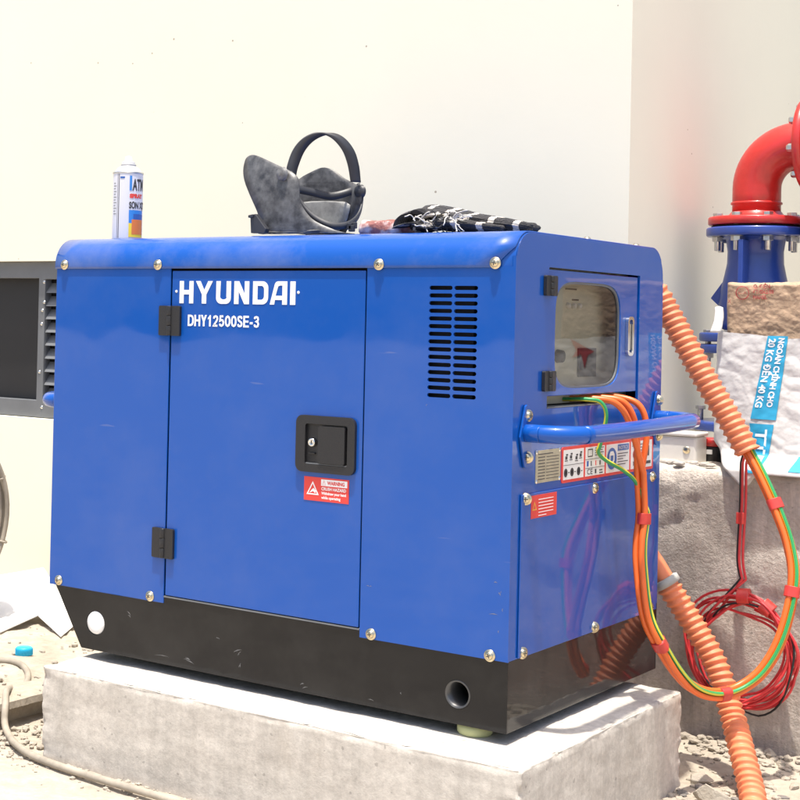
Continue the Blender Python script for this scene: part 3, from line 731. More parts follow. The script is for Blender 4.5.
# spray can
def label_can(n, l, sx, b): pass
can = thing('spray_can', 'white spray paint can with coloured label on top of the generator', 'spray can', (-.978, .12, ZT))
MCAP = mat('can_cap_grey', (.46, .46, .47), .4); MCANW = mat('can_white_print', (.62, .62, .68), .3, coat=.4); cM = Matrix.Translation((-.978, .12, ZT)); cr_ = .0328
mb = MB().lathe([(.030, 0), (.0328, .002), (cr_, .004), (cr_, .142), (.0325, .144)], cM, MCANW, 40)
mb.lathe([(.0334, .1435), (.0340, .145), (.0334, .1468), (.0300, .1475)], cM, MSTEEL, 40)
body = link_mesh('body', mb, can)
mb = MB().lathe([(.030, .1475), (.0275, .152), (.0225, .1575), (.0170, .1605), (.0165, .1625), (.0172, .1635), (.0150, .1655)], cM, MCAP, 32)
link_mesh('dome', mb, can)
link_mesh('nozzle', MB().lathe([(.0148, .1655), (.0140, .170), (.0085, .1735), (.0075, .1815), (.005, .1825), (0, .1825)], cM, MCAP, 24), can)
toc = math.atan2(-2.368-.12, 1.165+.978)                     # direction from the can to the camera
def wrap(u, v, w):                                            # u metres round the can, 0 = facing the camera, growing to the right
    a = toc + u/cr_; r = cr_+.0003+w
    return Vector((-.978+r*math.cos(a), .12+r*math.sin(a), ZT+v))
def patch(mb, u0, v0, u1, v1, m, lift=.0002):
    n = 10; vs = [wrap(u0+(u1-u0)*i/n, v, lift) for v in (v0, v1) for i in range(n+1)]
    mb.add(vs, [(i, i+1, n+2+i, n+1+i) for i in range(n)], m, True)
mb = MB(); MCANB = mat('can_blue_print', (.03, .22, .62), .4); MYEL = mat('can_yellow_print', (.85, .62, .05), .4); MORP = mat('can_orange_print', (.75, .2, .05), .4)
patch(mb, -.0245, .004, -.0235, .142, MVGREY); patch(mb, -.021, .004, -.0195, .142, MINK)
patch(mb, -.0175, .132, -.007, .136, MINKB)
patch(mb, .0035, .106, .0085, .138, MCANB); mb.text('ATM', .034, lambda u, v, w: wrap(.0095+u, .107+v, .0002), MINK, bold=.0012, fitw=.032)
mb.text('SPRAY', .0115, lambda u, v, w: wrap(.004+u, .0905+v, .0002), MRED, bold=.0009, fitw=.034)
mb.text('SƠN XỊT', .019, lambda u, v, w: wrap(.003+u, .068+v, .0002), MINK, bold=.0008, fitw=.046)
patch(mb, .003, .036, .040, .064, MCANB); patch(mb, .003, .006, .040, .036, MYEL); patch(mb, .0095, .012, .040, .044, MORP, .0004); patch(mb, .013, .024, .040, .056, MINKB, .0003)
for k in range(12): patch(mb, -.037, .055+k*.006, -.027-.003*(k % 2), .0565+k*.006, MVGREY)
link_mesh('label_print', mb, body)

# welding helmet, lying with its headgear up
hel = thing('welding_helmet', 'worn black welding helmet with raised headband, lying on the generator lid', 'welding helmet', (-.57, .2, ZT))
def hx(px): return -.70+(px-240)*.00249
def hz(py): return ZT+.010+(234-py)*.00207
near = [(240,162),(241,157),(245,154.5),(251,154.5),(262,158.5),(280,167),(294,174),(301,181),(303,190),(304,202),(309,213),(318,223),(335,232),(336,234),(264,234),(265,223),(262,212),(252,194),(244,180),(240.5,170)]
far_ = [(299,186),(306,175),(316,168),(325,164),(334,166),(348,176),(360,182),(367,188),(369,196),(367,206),(360,219),(352,227),(345,234),(316,234),(306,222),(300,205)]
def shell(poly, yf, m, name, par, thick=.0028, cuts=4):
    P = [(p[0], p[1]) for p in smooth([(a, b, 0) for a, b in poly], 3, True)]
    b = bmesh.new(); vs = [b.verts.new((p[0], p[1], 0)) for p in P]
    tr = tessellate_polygon([[Vector((p[0], p[1], 0)) for p in P]])
    for t_ in tr:
        try: b.faces.new([vs[i] for i in t_])
        except ValueError: pass
    bmesh.ops.subdivide_edges(b, edges=[e for e in b.edges if e.calc_length() > 8], cuts=cuts, use_grid_fill=False)
    bmesh.ops.triangulate(b, faces=b.faces[:])
    mbb = MB().bm(b, m, True, fn=lambda c: Vector((hx(c.x), yf(c.x, c.y), hz(c.y))))
    o = link_mesh(name, mbb, par, fixn=False)
    md = o.modifiers.new('thick', 'SOLIDIFY'); md.thickness = thick; md.offset = 0
    return o
hx_f = lambda px: -.641+(px-300)*.00249
near_y = lambda px, py: .135+.030*((px-285)/45)**2*.6-.0*py+.018*max(0, (205-py)/50)**2
far_y = lambda px, py: .275-.022*((px-335)/35)**2
sh = shell(near, near_y, MHELM, 'shell', hel)
_hx = hx; hx = hx_f
fs_ = shell(far_, far_y, MHELM, 'far_cheek', hel)
lens = shell([(304,200),(352,200),(355,212),(349,224),(338,231),(318,231),(308,221)], lambda a, b: far_y(a, b)-.006, MLENS, 'lens_panel', fs_, .003)
hx = _hx
# bottom of the shell joining both cheeks, and lens holder at the lower left
mb = MB(); n = 10; vs = []
for i in range(n+1):
    t = i/n; y = .14+.135*t
    for (px, py) in ((276, 231), (288, 233.0), (306, 233.2), (322, 232.5)):
        b_ = math.sin(math.pi*t); vs.append((hx(px)-(.02*b_ if px < 280 else 0), y, hz(py)))
mb.add(vs, [(i*4+k, i*4+k+1, (i+1)*4+k+1, (i+1)*4+k) for i in range(n) for k in range(3)], MHELM, True)
o = link_mesh('face_front', mb, hel); md = o.modifiers.new('thick', 'SOLIDIFY'); md.thickness = .003; md.offset = 1
mb = MB().prism([(262,217),(267,215),(278,230),(277,234),(263,234)], [], lambda u, v, w: Vector((hx(u), .128-w, hz(v))), .014, MSTRAP)
mb.prism([(261,216.5),(266,215.5),(266,218.5),(261,219)], [], lambda u, v, w: Vector((hx(u), .128-w, hz(v))), .018, MSTRAP)
link_mesh('lens_holder', mb, hel, bevel=.0015)
def strap(pts, wdt, m, name, wd_axis=(0.35, .93, 0), thick=.0022):
    P = smooth(pts, 8); T = Vector(wd_axis).normalized(); vs = []; n = len(P)
    for i, p in enumerate(P):
        w = wdt(i/(n-1)) if callable(wdt) else wdt
        vs += [p-T*w/2, p+T*w/2]
    o = link_mesh(name, MB().add(vs, [(2*i, 2*i+1, 2*i+3, 2*i+2) for i in range(n-1)], m, True), hel, fixn=False)
    md = o.modifiers.new('thick', 'SOLIDIFY'); md.thickness = thick; md.offset = 0
    return o
MKNOB = mat('worn_grey_knob', (.17, .17, .17), .5, var=.4, vscale=60)
def hp(px, py, y):   # point of the helmet at depth y
    return (-.70+(px-240)*.00249+(y-.15)*-.70, y, hz(py)+(y-.15)*.05)
strap([hp(291,181,.165), hp(293,168,.17), hp(299,152,.178), hp(309,141,.188), hp(323,136,.20), hp(336,140,.212), hp(347,152,.225), hp(353,167,.237), hp(356,184,.245)], lambda t: .021+.006*math.sin(math.pi*t), MSTRAP, 'crown_strap', (.62, .78, .0), .004)
strap([hp(292,176,.155), hp(296,190,.15), hp(303,206,.15), hp(315,219,.155), hp(332,227,.17), hp(348,226,.20), hp(358,218,.235), hp(363,204,.26), hp(362,190,.27)], .014, MSTRAP, 'rear_band', (.05, .1, 1), .004)
strap([hp(297,190,.17), hp(312,193,.20), hp(332,197,.235), hp(350,193,.262), hp(361,187,.272)], .016, MSTRAP, 'brow_band', (0, .05, 1), .003)
for (px, py, y, d) in ((284, 176, .137, -1), (362, 193, .262, -1)):
    mb = MB().lathe([(0, .010), (.006, .011), (.0075, .008), (.012, .009), (.013, .002), (.0145, 0)], axis_to((.3*d, d, 0), Vector(hp(px, py, y))), MKNOB if y < .2 else MSTRAP, 18)
    link_mesh('pivot_knob', mb, hel)
mb = MB(); rng = random.Random(3)
for px, py, y in ((350,228,.2), (354,227,.204), (352,230,.2)):
    p = Vector(hp(px, py, y)); mb.box(p-Vector((.006, .004, .006)), p+Vector((.006, .004, .007)), MSTRAP)
link_mesh('adjuster', mb, hel, bevel=.0015)

# stained roll
def film(n, l, sx, b):
    nz = n.new('ShaderNodeTexNoise'); nz.inputs['Scale'].default_value = 38; nz.inputs['Detail'].default_value = 6
    tc = n.new('ShaderNodeTexCoord'); l.new(tc.outputs['Object'], nz.inputs['Vector'])
    cr = n.new('ShaderNodeValToRGB'); cr.color_ramp.elements[0].position = .42; cr.color_ramp.elements[1].position = .62
    cr.color_ramp.elements[0].color = (.27, .10, .085, 1); cr.color_ramp.elements[1].color = (.62, .52, .5, 1)
    l.new(nz.outputs['Fac'], cr.inputs['Fac']); l.new(cr.outputs['Color'], b.inputs['Base Color'])
MFILM = uv_mat('stained_film', film, .3, bump=.5, bscale=70)
pts = [(-.398, .15, .877), (-.37, .15, .8765), (-.33, .152, .876), (-.285, .155, .874), (-.26, .158, .873)]
mb = MB().sweep(smooth(pts, 8), lambda t: .0165-.003*t, MFILM, 16, rfun=lambda L_, a: .0016*math.sin(3*a+L_*90)+.001*math.sin(7*a-L_*50))
tag(link_mesh('film_roll', mb), 'stained reddish roll of plastic film lying between helmet and scarf', 'plastic roll')

# striped scarf
def knit(n, l, sx, b):
    stripes((.016, .016, .019), (.60, .55, .49), 0, 21.0, .24, .1)(n, l, sx, b)
    src = b.inputs['Base Color'].links[0].from_socket
    wv = n.new('ShaderNodeMath'); wv.operation = 'MULTIPLY'; wv.inputs[1].default_value = 44; l.new(sx.outputs[1], wv.inputs[0])
    fr = n.new('ShaderNodeMath'); fr.operation = 'FRACT'; l.new(wv.outputs[0], fr.inputs[0])
    lt = n.new('ShaderNodeMath'); lt.operation = 'LESS_THAN'; lt.inputs[1].default_value = .3; l.new(fr.outputs[0], lt.inputs[0])
    ml = n.new('ShaderNodeMath'); ml.operation = 'MULTIPLY'; ml.inputs[1].default_value = .28; l.new(lt.outputs[0], ml.inputs[0])
    mx = n.new('ShaderNodeMix'); mx.data_type = 'RGBA'; l.new(ml.outputs[0], mx.inputs['Factor']); l.new(src, mx.inputs['A']); mx.inputs['B'].default_value = (.32, .30, .29, 1)
    l.new(mx.outputs['Result'], b.inputs['Base Color'])
MSCARF = uv_mat('black_and_white_knit', knit, .9, bump=.5, bscale=260)
def rib(seed): return lambda L_, a: .0009*math.sin(a*22) + .0030*fbm((L_*22, math.cos(a)*1.6, math.sin(a)*1.6+seed)) + .0022*math.cos(3*a+L_*16+seed)
mb = MB()
tail = [(-.292, .185, .880), (-.272, .175, .894), (-.240, .165, .894), (-.200, .158, .890), (-.155, .152, .885), (-.110, .148, .880), (-.068, .146, .875), (-.034, .147, .870)]
mb.sweep(smooth(tail, 16), lambda t: .036-.025*max(0, t-.12)/.88-.014*max(0, .1-t)/.1, MSCARF, 64, ell=((.15, 1.25, .1), (0.1, 0, 1), .74), rfun=rib(2))
lay = [(-.262, .14, .876), (-.22, .122, .880), (-.17, .116, .878), (-.12, .118, .873), (-.085, .124, .868)]
mb.sweep(smooth(lay, 16), lambda t: .019-.010*t, MSCARF, 48, ell=((.1, 1.5, .05), (0.1, 0, 1), .7), rfun=rib(9))
lo = [(-.225, .125, .894), (-.255, .118, .906), (-.284, .122, .896), (-.300, .135, .880), (-.286, .105, .876), (-.258, .098, .882), (-.235, .10, .880), (-.21, .105, .872)]
mb.sweep(smooth(lo, 14), lambda t: .020-.009*t, MSCARF, 40, ell=((.1, 1.2, .05), (1, 0, .25), .9), rfun=rib(5))
scarf = link_mesh('scarf', mb); tag(scarf, 'black and white striped knitted scarf bundled on the generator lid', 'scarf')
MFRINGE = mat('white_thread', (.6, .57, .52), .9); MFRD = mat('dark_thread', (.03, .03, .03), .9)
mb = MB(); rng = random.Random(11)
for k in range(34):
    x = -.262+rng.random()*.10; p = Vector((x, .108-rng.random()*.02, .878+rng.random()*.012)); pts = [p]
    d = Vector((rng.uniform(.3, 1), rng.uniform(-.5, .1), rng.uniform(-.5, .3)))
    for j in range(5):
        d = (d+Vector((rng.uniform(-.7, .7), rng.uniform(-.3, .3), rng.uniform(-.8, .7)))).normalized(); p = p+d*.009
        p = Vector((p.x, max(.07, p.y), min(max(p.z, ZT+.003), .9))); pts.append(p)
    mb.sweep(smooth(pts, 5), .0011, MFRINGE if k % 3 else MFRD, 5)
link_mesh('fringe', mb, scarf)

# ------------------------------------------------------------------ corrugated conduits
def conduit(pts, r, pitch):
    P = resample(smooth(pts, 40), pitch/9)
    def rf(L_, a):
        t = ((L_/pitch + a/(2*math.pi)) % 1.0)
        return .0026*(math.cos(2*math.pi*t)+.10*math.cos(4*math.pi*t)) + .0002*fbm((L_*30, a, 2))
    return MB().sweep(P, r, MORANGE, 32, rfun=rf, cap=False)
mb = conduit([(-.16, .70, .80), (-.115, .75, .815), (-.066, .79, .779), (-.037, .80, .732), (.035, .805, .607), (.090, .815, .515), (.131, .820, .444)], .0245, .0152)
o = tag(link_mesh('corrugated_conduit', mb), 'upper orange corrugated conduit from behind the generator, ending open by the white sack', 'conduit', 'orange corrugated conduits')
md = o.modifiers.new('thick', 'SOLIDIFY'); md.thickness = .002; md.offset = -1
low = thing('corrugated_conduit', 'lower orange corrugated conduit with grey coupling, running down to the ground beside the plinth', 'conduit', (.25, .48, -.17), 'orange corrugated conduits')
mb = conduit([(-.004, .728, .171), (.045, .742, .096), (.098, .745, .012), (.140, .725, -.080), (.178, .675, -.140), (.207, .635, -.185), (.226, .60, -.214), (.25, .55, -.27), (.27, .50, -.34)], .0232, .0150)
o = link_mesh('tube', mb, low); md = o.modifiers.new('thick', 'SOLIDIFY'); md.thickness = .002; md.offset = -1
d = Vector((-.049, -.014, .075)).normalized()
MCOUP = mat('grey_coupling', (.42, .42, .39), .5, metal=.0, var=.15, vscale=30)
mb = MB().lathe([(.0235, -.009), (.0285, -.007), (.0285, .0065), (.0235, .0085)], axis_to(d, Vector((-.002, .7285, .170))), MCOUP, 28)
mb.sweep(smooth([(-.004, .728, .172), (-.03, .722, .213), (-.08, .715, .275), (-.12, .68, .30)], 8), .0205, MORANGE, 20)
link_mesh('coupling', mb, low)

# ------------------------------------------------------------------ cable bundle from the slot to the upper conduit
bun = thing('cable_bundle', 'bundle of orange power cables and green-yellow earth wire looping from generator to upper conduit', 'cable bundle', (.12, .62, -.03))
C0 = [(.050, .45, .42), (.050, .463, .337), (.050, .452, .285), (.055, .445, .234), (.072, .437, .150), (.090, .46, .095), (.105, .515, .035), (.118, .575, -.005), (.140, .635, -.022), (.170, .68, -.012), (.205, .71, .026), (.232, .735, .095), (.243, .765, .195), (.228, .785, .265), (.200, .797, .330), (.165, .808, .395), (.136, .818, .440), (.115, .818, .475), (.09, .812, .52)]
CL = smooth(C0, 10)
def offset_path(P, rad, ph, tw):
    nrm = Vector((1, 0, 0)); out = []; n = len(P); L_ = 0
    for i, p in enumerate(P):
        t = (P[min(i+1, n-1)]-P[max(i-1, 0)]).normalized(); nrm = (nrm-t*nrm.dot(t)).normalized(); b = t.cross(nrm)
        if i: L_ += (P[i]-P[i-1]).length
        a = ph+tw*L_; out.append(p+nrm*rad*math.cos(a)+b*rad*math.sin(a))
    return out
heads = [[(-.05, .33, .559), (0, .345, .561), (.032, .365, .553), (.047, .395, .515)], [(-.05, .375, .559), (0, .385, .562), (.036, .40, .552), (.050, .42, .505)], [(-.05, .44, .559), (0, .445, .562), (.042, .452, .548), (.056, .458, .500)]]
for k in range(3):
    P = offset_path(CL, .0074+.0010*math.sin(k*2), .6+k*1.9, 1.7-.3*k)
    link_mesh('power_cable', MB().sweep(smooth([Vector(h) for h in heads[k]] + [P[0]], 8)[:-1] + P, .0060, MCABLE, 12), bun)
MEARTH = uv_mat('green_yellow_insulation', stripes((.03, .30, .09), (.72, .66, .05), 1, 2.0, .42, .15), .4)
P = offset_path(CL, .0090, .6+2.9*1.75, 1.3)
hd = [(-.05, .30, .559), (0, .305, .561), (.022, .318, .556), (.030, .325, .53), (.020, .325, .48), (.014, .33, .462), (.018, .36, .445), (.030, .41, .425), (.042, .445, .400)]
P = [Vector(p) for p in smooth([Vector(h) for h in hd] + [P[9]], 8)][:-1] + P[9:]
link_mesh('earth_wire', MB().sweep(P, .0040, MEARTH, 14, twist=2.0), bun)
for idx in (11, 50, 83, 118, 142):
    a, b, c = CL[idx-1], CL[idx], CL[idx+1]; t = (c-a).normalized()
    mb = MB().sweep([b-t*.0105, b-t*.0098, b, b+t*.0098, b+t*.0105], .0144, MREDTAPE, 20, rfun=lambda L_, a_: .0018*math.sin(a_*3+idx)+.0006*math.sin(a_*9))
    link_mesh('tape', mb, bun)

# coil of red wire leaning on the ledge
coil = thing('wire_coil', 'red and black wire coil leaning against the concrete ledge under the sack', 'wire coil', (.10, .885, -.10))
rng = random.Random(8)
def coil_path(turns, r0, seed, ybase=.885):
    rg = random.Random(seed); out = []; N = 28
    ph = rg.uniform(0, 6)
    for k in range(int(turns*N)):
        a = 2*math.pi*k/N; t = k/N
        rr = r0 + .010*math.sin(t*1.7+ph) + .007*math.sin(a*2+ph+t*1.3) + .004*math.sin(a*3+t*5.1+1)
        cx = .103+.010*math.sin(t*.9+ph); cz = .016-.008*math.sin(t*1.3)
        if math.sin(a) < 0: rr += .006*math.sin(t*2.3+ph)
        out.append(Vector((cx+rr*1.0*math.cos(a+1.6), ybase-.012*math.sin(t*1.1+ph)-.005*math.sin(a*3+t), cz+rr*1.05*math.sin(a+1.6))))
    return out
P = coil_path(6.0, .102, 5)
lead = [Vector(p) for p in ((.128, .838, .455), (.112, .850, .425), (.099, .885, .395), (.096, .895, .33), (.094, .893, .26), (.095, .888, .205), (.104, .885, .165))]
mb = MB().sweep(smooth(lead, 8)[:-1] + smooth(P[2:], 2), .0028, MREDWIRE, 8)
lead2 = [p+Vector((.007, .002, .0)) for p in lead]
mb.sweep(smooth(lead2, 8)[:-1] + smooth(coil_path(4.0, .107, 9)[2:], 2), .0028, MREDWIRE, 8)
link_mesh('red_wire', mb, coil)
lead3 = [p+Vector((-.0055, .004, .0)) for p in lead]
link_mesh('black_wire', MB().sweep(smooth(lead3, 8)[:-1] + smooth(coil_path(1.2, .094, 14, .890)[2:], 2), .0022, MBLKWIRE, 8), coil)
for c_, t_, r_ in (((.108, .883, .133), (1, 0, .1), .017), ((.155, .884, .115), (.8, 0, -.6), .016), ((.095, .894, .297), (0, .05, 1), .0088)):
    c_ = Vector(c_); t_ = Vector(t_).normalized()
    link_mesh('tape', MB().sweep([c_-t_*.012, c_-t_*.011, c_, c_+t_*.011, c_+t_*.012], r_, MREDTAPE, 16, rfun=lambda L_, a_: .0018*math.sin(a_*3)), coil)

# ------------------------------------------------------------------ pipe work on the ledge
hyd = thing('pipe_assembly', 'red pipe elbow bolted on a blue flanged valve, beside the cream side wall', 'pipework', (-.048, 1.4, .39))
PX, PY = -.048, 1.4
PM = lambda z: Matrix.Translation((PX, PY, z))
pts = [(PX, PY, .985), (PX, PY, 1.03)] + [(PX+.102-.102*math.cos(R(a)), PY-.0*a, 1.045+.102*math.sin(R(a))) for a in range(0, 91, 6)] + [(.062, PY, 1.147)]
mb = MB().sweep([Vector(p) for p in pts], .0565, MREDPIPE, 36)
mb.lathe([(.0565, -.004), (.0600, -.002), (.0600, .002), (.0565, .004)], PM(1.008), MREDPIPE, 36)
link_mesh('elbow', mb, hyd)
def flange(mb, z, r, h, m): mb.lathe([(.05, 0), (r-.003, 0), (r, .003), (r, h-.003), (r-.003, h), (.05, h)], PM(z), m, 48)
mb = MB(); flange(mb, .954, .112, .020, MREDPIPE); mb.lathe([(.075, .974), (.064, .980), (.058, .988)], Matrix.Translation((PX, PY, 0)), MREDPIPE, 36)
link_mesh('red_flange', mb, hyd)
mb = MB(); flange(mb, .9485, .104, .005, MRUBBER); link_mesh('gasket', mb, hyd)
mb = MB(); flange(mb, .926, .116, .022, MBLUEPIPE)
mb.lathe([(.085, .9255), (.069, .918), (.065, .89), (.066, .86), (.072, .83), (.080, .795), (.084, .76), (.082, .72), (.075, .70), (.06, .6905)], Matrix.Translation((PX, PY, 0)), MBLUEPIPE, 40)
mb.box((PX-.006, PY-.112, .72), (PX+.006, PY+.112, .915), MBLUEPIPE); mb.prism([(-.15, .775), (-.118, .82), (-.06, .84), (-.06, .74), (-.118, .745)], [], lambda u, v, w: Vector((u, PY-.02+w, v)), .04, MBLUEPIPE)
flange(mb, .668, .128, .022, MBLUEPIPE); flange(mb, .640, .128, .022, MBLUEPIPE)
mb.lathe([(.07, .6395), (.058, .62), (.056, .52), (.07, .492), (.075, .4755)], Matrix.Translation((PX, PY, 0)), MBLUEPIPE, 36)
flange(mb, .452, .145, .022, MBLUEPIPE); mb.lathe([(.06, .4515), (.06, .385)], Matrix.Translation((PX, PY, 0)), MBLUEPIPE, 30)
link_mesh('valve_body', mb, hyd, bevel=.002)
def hexa(r): return [(r*math.cos(R(60*k)), r*math.sin(R(60*k))) for k in range(6)]
def bolt_mesh():
    m_ = MB(); m_.prism(hexa(.0125), [], lambda u, v, w: Vector((u, v, .048+w)), .009, MSTEEL)
    m_.prism(hexa(.0135), [], lambda u, v, w: Vector((u, v, -.0125+w)), .0115, MSTEEL)
    m_.lathe([(.0, -.036), (.0072, -.035), (.0072, .050)], Matrix.Identity(4), MSTEEL, 12)
    m_.lathe([(.0165, -.0008), (.0165, .0)], Matrix.Identity(4), MSTEEL, 16); return m_
fb = link_mesh('flange_bolt', bolt_mesh(), hyd, bevel=.0008); first = True
for k in range(8):
    a = R(22.5+12+45*k); p = (PX+.092*math.cos(a), PY+.092*math.sin(a), .9255)
    if first: fb.location = Vector(p)-WO[hyd.name]; first = False
    else: copy_part(fb, hyd, p, (0, 0, k*.7))
for zz, rr in ((.6395, .107), (.4515, .122)):
    for k in range(6):
        a = R(12+60*k); copy_part(fb, hyd, (PX+rr*math.cos(a), PY+rr*math.sin(a), zz), (0, 0, k*.5))
# second riser on the right, mostly outside the picture
XM = Matrix.Translation((0.065, PY, 1.147)) @ Matrix.Rotation(R(90), 4, 'Y')
mb = MB().lathe([(.05, 0), (.110, 0), (.113, .003), (.113, .018), (.110, .02), (.05, .02)], XM, MREDPIPE, 44)
mb.lathe([(.05, .023), (.110, .023), (.113, .026), (.113, .041), (.110, .044), (.05, .044)], XM, MREDPIPE, 44)
for k in range(8):
    a = R(10+45*k); Mb = XM @ Matrix.Translation((.09*math.cos(a), .09*math.sin(a), 0)); mb.lathe([(0, -.016), (.008, -.016), (.010, -.012), (.010, 0), (.0, 0)], Mb, MSTEEL, 6, False)
link_mesh('side_flange', mb, hyd)
mb = MB(); XR = Matrix.Translation((.185, PY, 0))
mb.lathe([(.06, .985), (.075, 1.0), (.088, 1.06), (.094, 1.147), (.088, 1.23), (.06, 1.29), (.06, 1.42)], XR, MREDPIPE, 36)
mb.lathe([(.05, .954), (.112, .954), (.112, .974), (.075, .976), (.06, .985)], XR, MREDPIPE, 40)
link_mesh('riser', mb, hyd)
mb = MB().lathe([(.05, .926), (.116, .926), (.116, .95), (.05, .95)], XR, MBLUEPIPE, 40); mb.lathe([(.085, .926), (.066, .90), (.066, .6), (.066, .385)], XR, MBLUEPIPE, 30)
link_mesh('riser_leg', mb, hyd)

# white junction box on the ledge
jb = thing('junction_box', 'small white plastic junction box on the ledge beside the generator', 'junction box', (-.075, 1.03, .395))
link_mesh('box', MB().box((-.137, 1.0, .392), (-.042, 1.07, .455), MPVC), jb, bevel=.006)
link_mesh('cover', MB().box((-.139, .9955, .4555), (-.040, 1.073, .464), MPVC), jb, bevel=.003)
link_mesh('screw', MB().lathe([(0, .003), (.006, .0025), (.0085, 0)], axis_to((0, -1, 0), Vector((-.064, .9995, .425))), MBRASS, 16), jb)
mb = MB(); rng = random.Random(5)
for k in range(7):
    B = bmesh.new(); bmesh.ops.create_icosphere(B, subdivisions=2, radius=1); c_ = Vector((-.13+k*.022, .955+rng.random()*.03, .398)); s_ = .006+.006*rng.random()
    for v in B.verts: v.co = c_+Vector((v.co.x*s_*1.6, v.co.y*s_, v.co.z*s_*.6))*(1+.3*fbm(v.co*1.5+c_*30))
    mb.bm(B, MMORTAR, False)
r_ = link_mesh('mortar_crumbs', mb); r_['kind'] = 'stuff'; tag(r_, 'crumbs of dried mortar scattered on the ledge by the junction box', 'rubble')
# dark jar with red collar
jar = thing('jar', 'black jar with red collar standing on the ledge under the conduit', 'jar', (-.040, 1.105, .394))
JM = Matrix.Translation((-.040, 1.105, .394))
link_mesh('body', MB().lathe([(.030, 0), (.034, .003), (.034, .034), (.033, .038), (0, .038)], JM, MDARKP, 28), jar)
link_mesh('collar', MB().lathe([(.0345, .0375), (.037, .039), (.037, .052), (.035, .054), (0, .054)], JM, MREDPIPE, 28), jar)
mb = MB().box((-.043, 1.068, .414), (-.030, 1.071, .424), MSTIK); link_mesh('tag', mb, jar)

# ------------------------------------------------------------------ sacks
def crumple(x, z, sc, o):
    d = noise.voronoi(Vector((x*sc+.4*fbm((x*sc*.5, z*sc*.5, o)), z*sc, o)))[0]; return d[1]-d[0]
def sack_front(x, z):
    u = (x+.012)/.40; v = (z-.39)/.30
    y = 1.005 - .05*math.sin(math.pi*min(1, max(0, u)))**.6 * (.55+.45*(1-v)) + .018*v
    y += .006*fbm((x*6+2, z*4, 3)) - .006*crumple(x+.5*z, z, 9, 13) - .004*crumple(x, z*1.3, 24, 17) + .0012*fbm((x*40, z*40, 5), 3)
    return y
def sack_x0(z): return -.013+.006*fbm((z*11, 2, 3)) + max(0, .452-z)/.09*.095
def sack_top(x): return .694-.016*max(0, (x)/.2)+.004*fbm((x*18, 1, 1))
mb = MB(); nu, nv = 150, 120; vs = []; fs = []
def sack_bot(x): return .392 - .034*math.exp(-(max(0, x+.013)/.055)**2)
SX1 = .40
def lowy(yf, z):
    k = max(0, min(1, (.435-z)/.04)); k = k*k*(3-2*k); return yf*(1-k)+min(yf, .912+.45*(yf-.975))*k
def spt(i, j, back=False):
    v = j/(nv-1); u = i/(nu-1)
    xg = .2; z0 = 0
    x = -.013+(SX1+.013)*u; z0, z1 = sack_bot(x), sack_top(x); z = z0+(z1-z0)*v
    x0 = sack_x0(z); x = x0+(SX1-x0)*u
    return x, z
for j in range(nv):
    for i in range(nu):
        x, z = spt(i, j); e = min(1, i/6, (nu-1-i)/6); yf = sack_front(x, z)
        vs.append((x, lowy(yf, z)+(1-e)**2*.02, z))
for j in range(nv):
    for i in range(nu):
        x, z = spt(i, j); e = min(1, i/6, (nu-1-i)/6); k = max(0, .45-z)/.09; z = max(z, .394); x += k*.02
        yb = 1.12+.02*fbm((x*6, z*6, 8))-.02*(1-e)**2
        vs.append((x, yb, z))
O = nu*nv
for j in range(nv-1):
    for i in range(nu-1):
        a = j*nu+i; fs.append((a, a+1, a+nu+1, a+nu)); fs.append((O+a, O+a+nu, O+a+nu+1, O+a+1))
for j in range(nv-1):
    for i in (0, nu-1):
        a = j*nu+i; fs.append((a, a+nu, O+a+nu, O+a))
for i in range(nu-1): fs.append((i, O+i, O+i+1, i+1))
MSACK = mat('white_woven_plastic', (.60, .585, .56), .5, var=.06, vscale=20, bump=.22, bscale=110, bumpdist=.004)
mb.add(vs, fs, MSACK, True)
sack = tag(link_mesh('woven_sack', mb), 'white woven plastic sack with cyan print stripe, holding a brown bag on the ledge', 'sack')
def on_sack(u, v, w): return Vector((u, lowy(sack_front(u, v), v)-.0022-w, v))
MCYP = mat('cyan_sack_print', (.03, .34, .56), .5, var=.1, vscale=25)
mb = MB()
def stripe(z0, z1, xa0, xb0, xa1, xb1, m, lift=.0):
    n, k_ = 40, 12; vs = []
    for j in range(n+1):
        t = j/n; z = z0+(z1-z0)*t; a = xa0+(xa1-xa0)*t; b = xb0+(xb1-xb0)*t
        for i in range(k_+1): vs.append(on_sack(a+(b-a)*i/k_, z, lift))
    mb.add(vs, [(j*(k_+1)+i, j*(k_+1)+i+1, (j+1)*(k_+1)+i+1, (j+1)*(k_+1)+i) for j in range(n) for i in range(k_)], m, True)
stripe(.505, .686, .084, .140, .112, .156, MCYP); stripe(.393, .495, .098, .126, .083, .137, MCYP); stripe(.402, .432, .186, .225, .194, .232, MCYP)
def vert_text(body, size, xtop, ztop, sl, length, m):   # reads downwards along the stripe
    mb.text(body, size, lambda u, v, w: on_sack(xtop+v-sl*u, ztop-u, .0006), m, bold=.0007, fitw=length)
MPALE = mat('sack_print_white', (.78, .82, .84), .5)
MREDP = mat('red_sack_print', (.45, .04, .05), .5)
rp = MB(); rp.prism([(.262, .640), (.285, .648), (.330, .668), (.312, .640), (.322, .622), (.298, .632), (.286, .600), (.280, .630)], [], on_sack, .0004, MREDP); link_mesh('red_print', rp, sack)
vert_text('20 KG ĐẾN 40 KG', .021, .1165, .680, .16, .150, MPALE)
vert_text('NGOÀN CHỈNH CHO', .017, .1375, .682, .13, .150, MPALE)
vert_text('TTD', .036, .098, .484, .02, .085, MPALE)
link_mesh('print', mb, sack)
mb = MB(); n = 12; vs = []
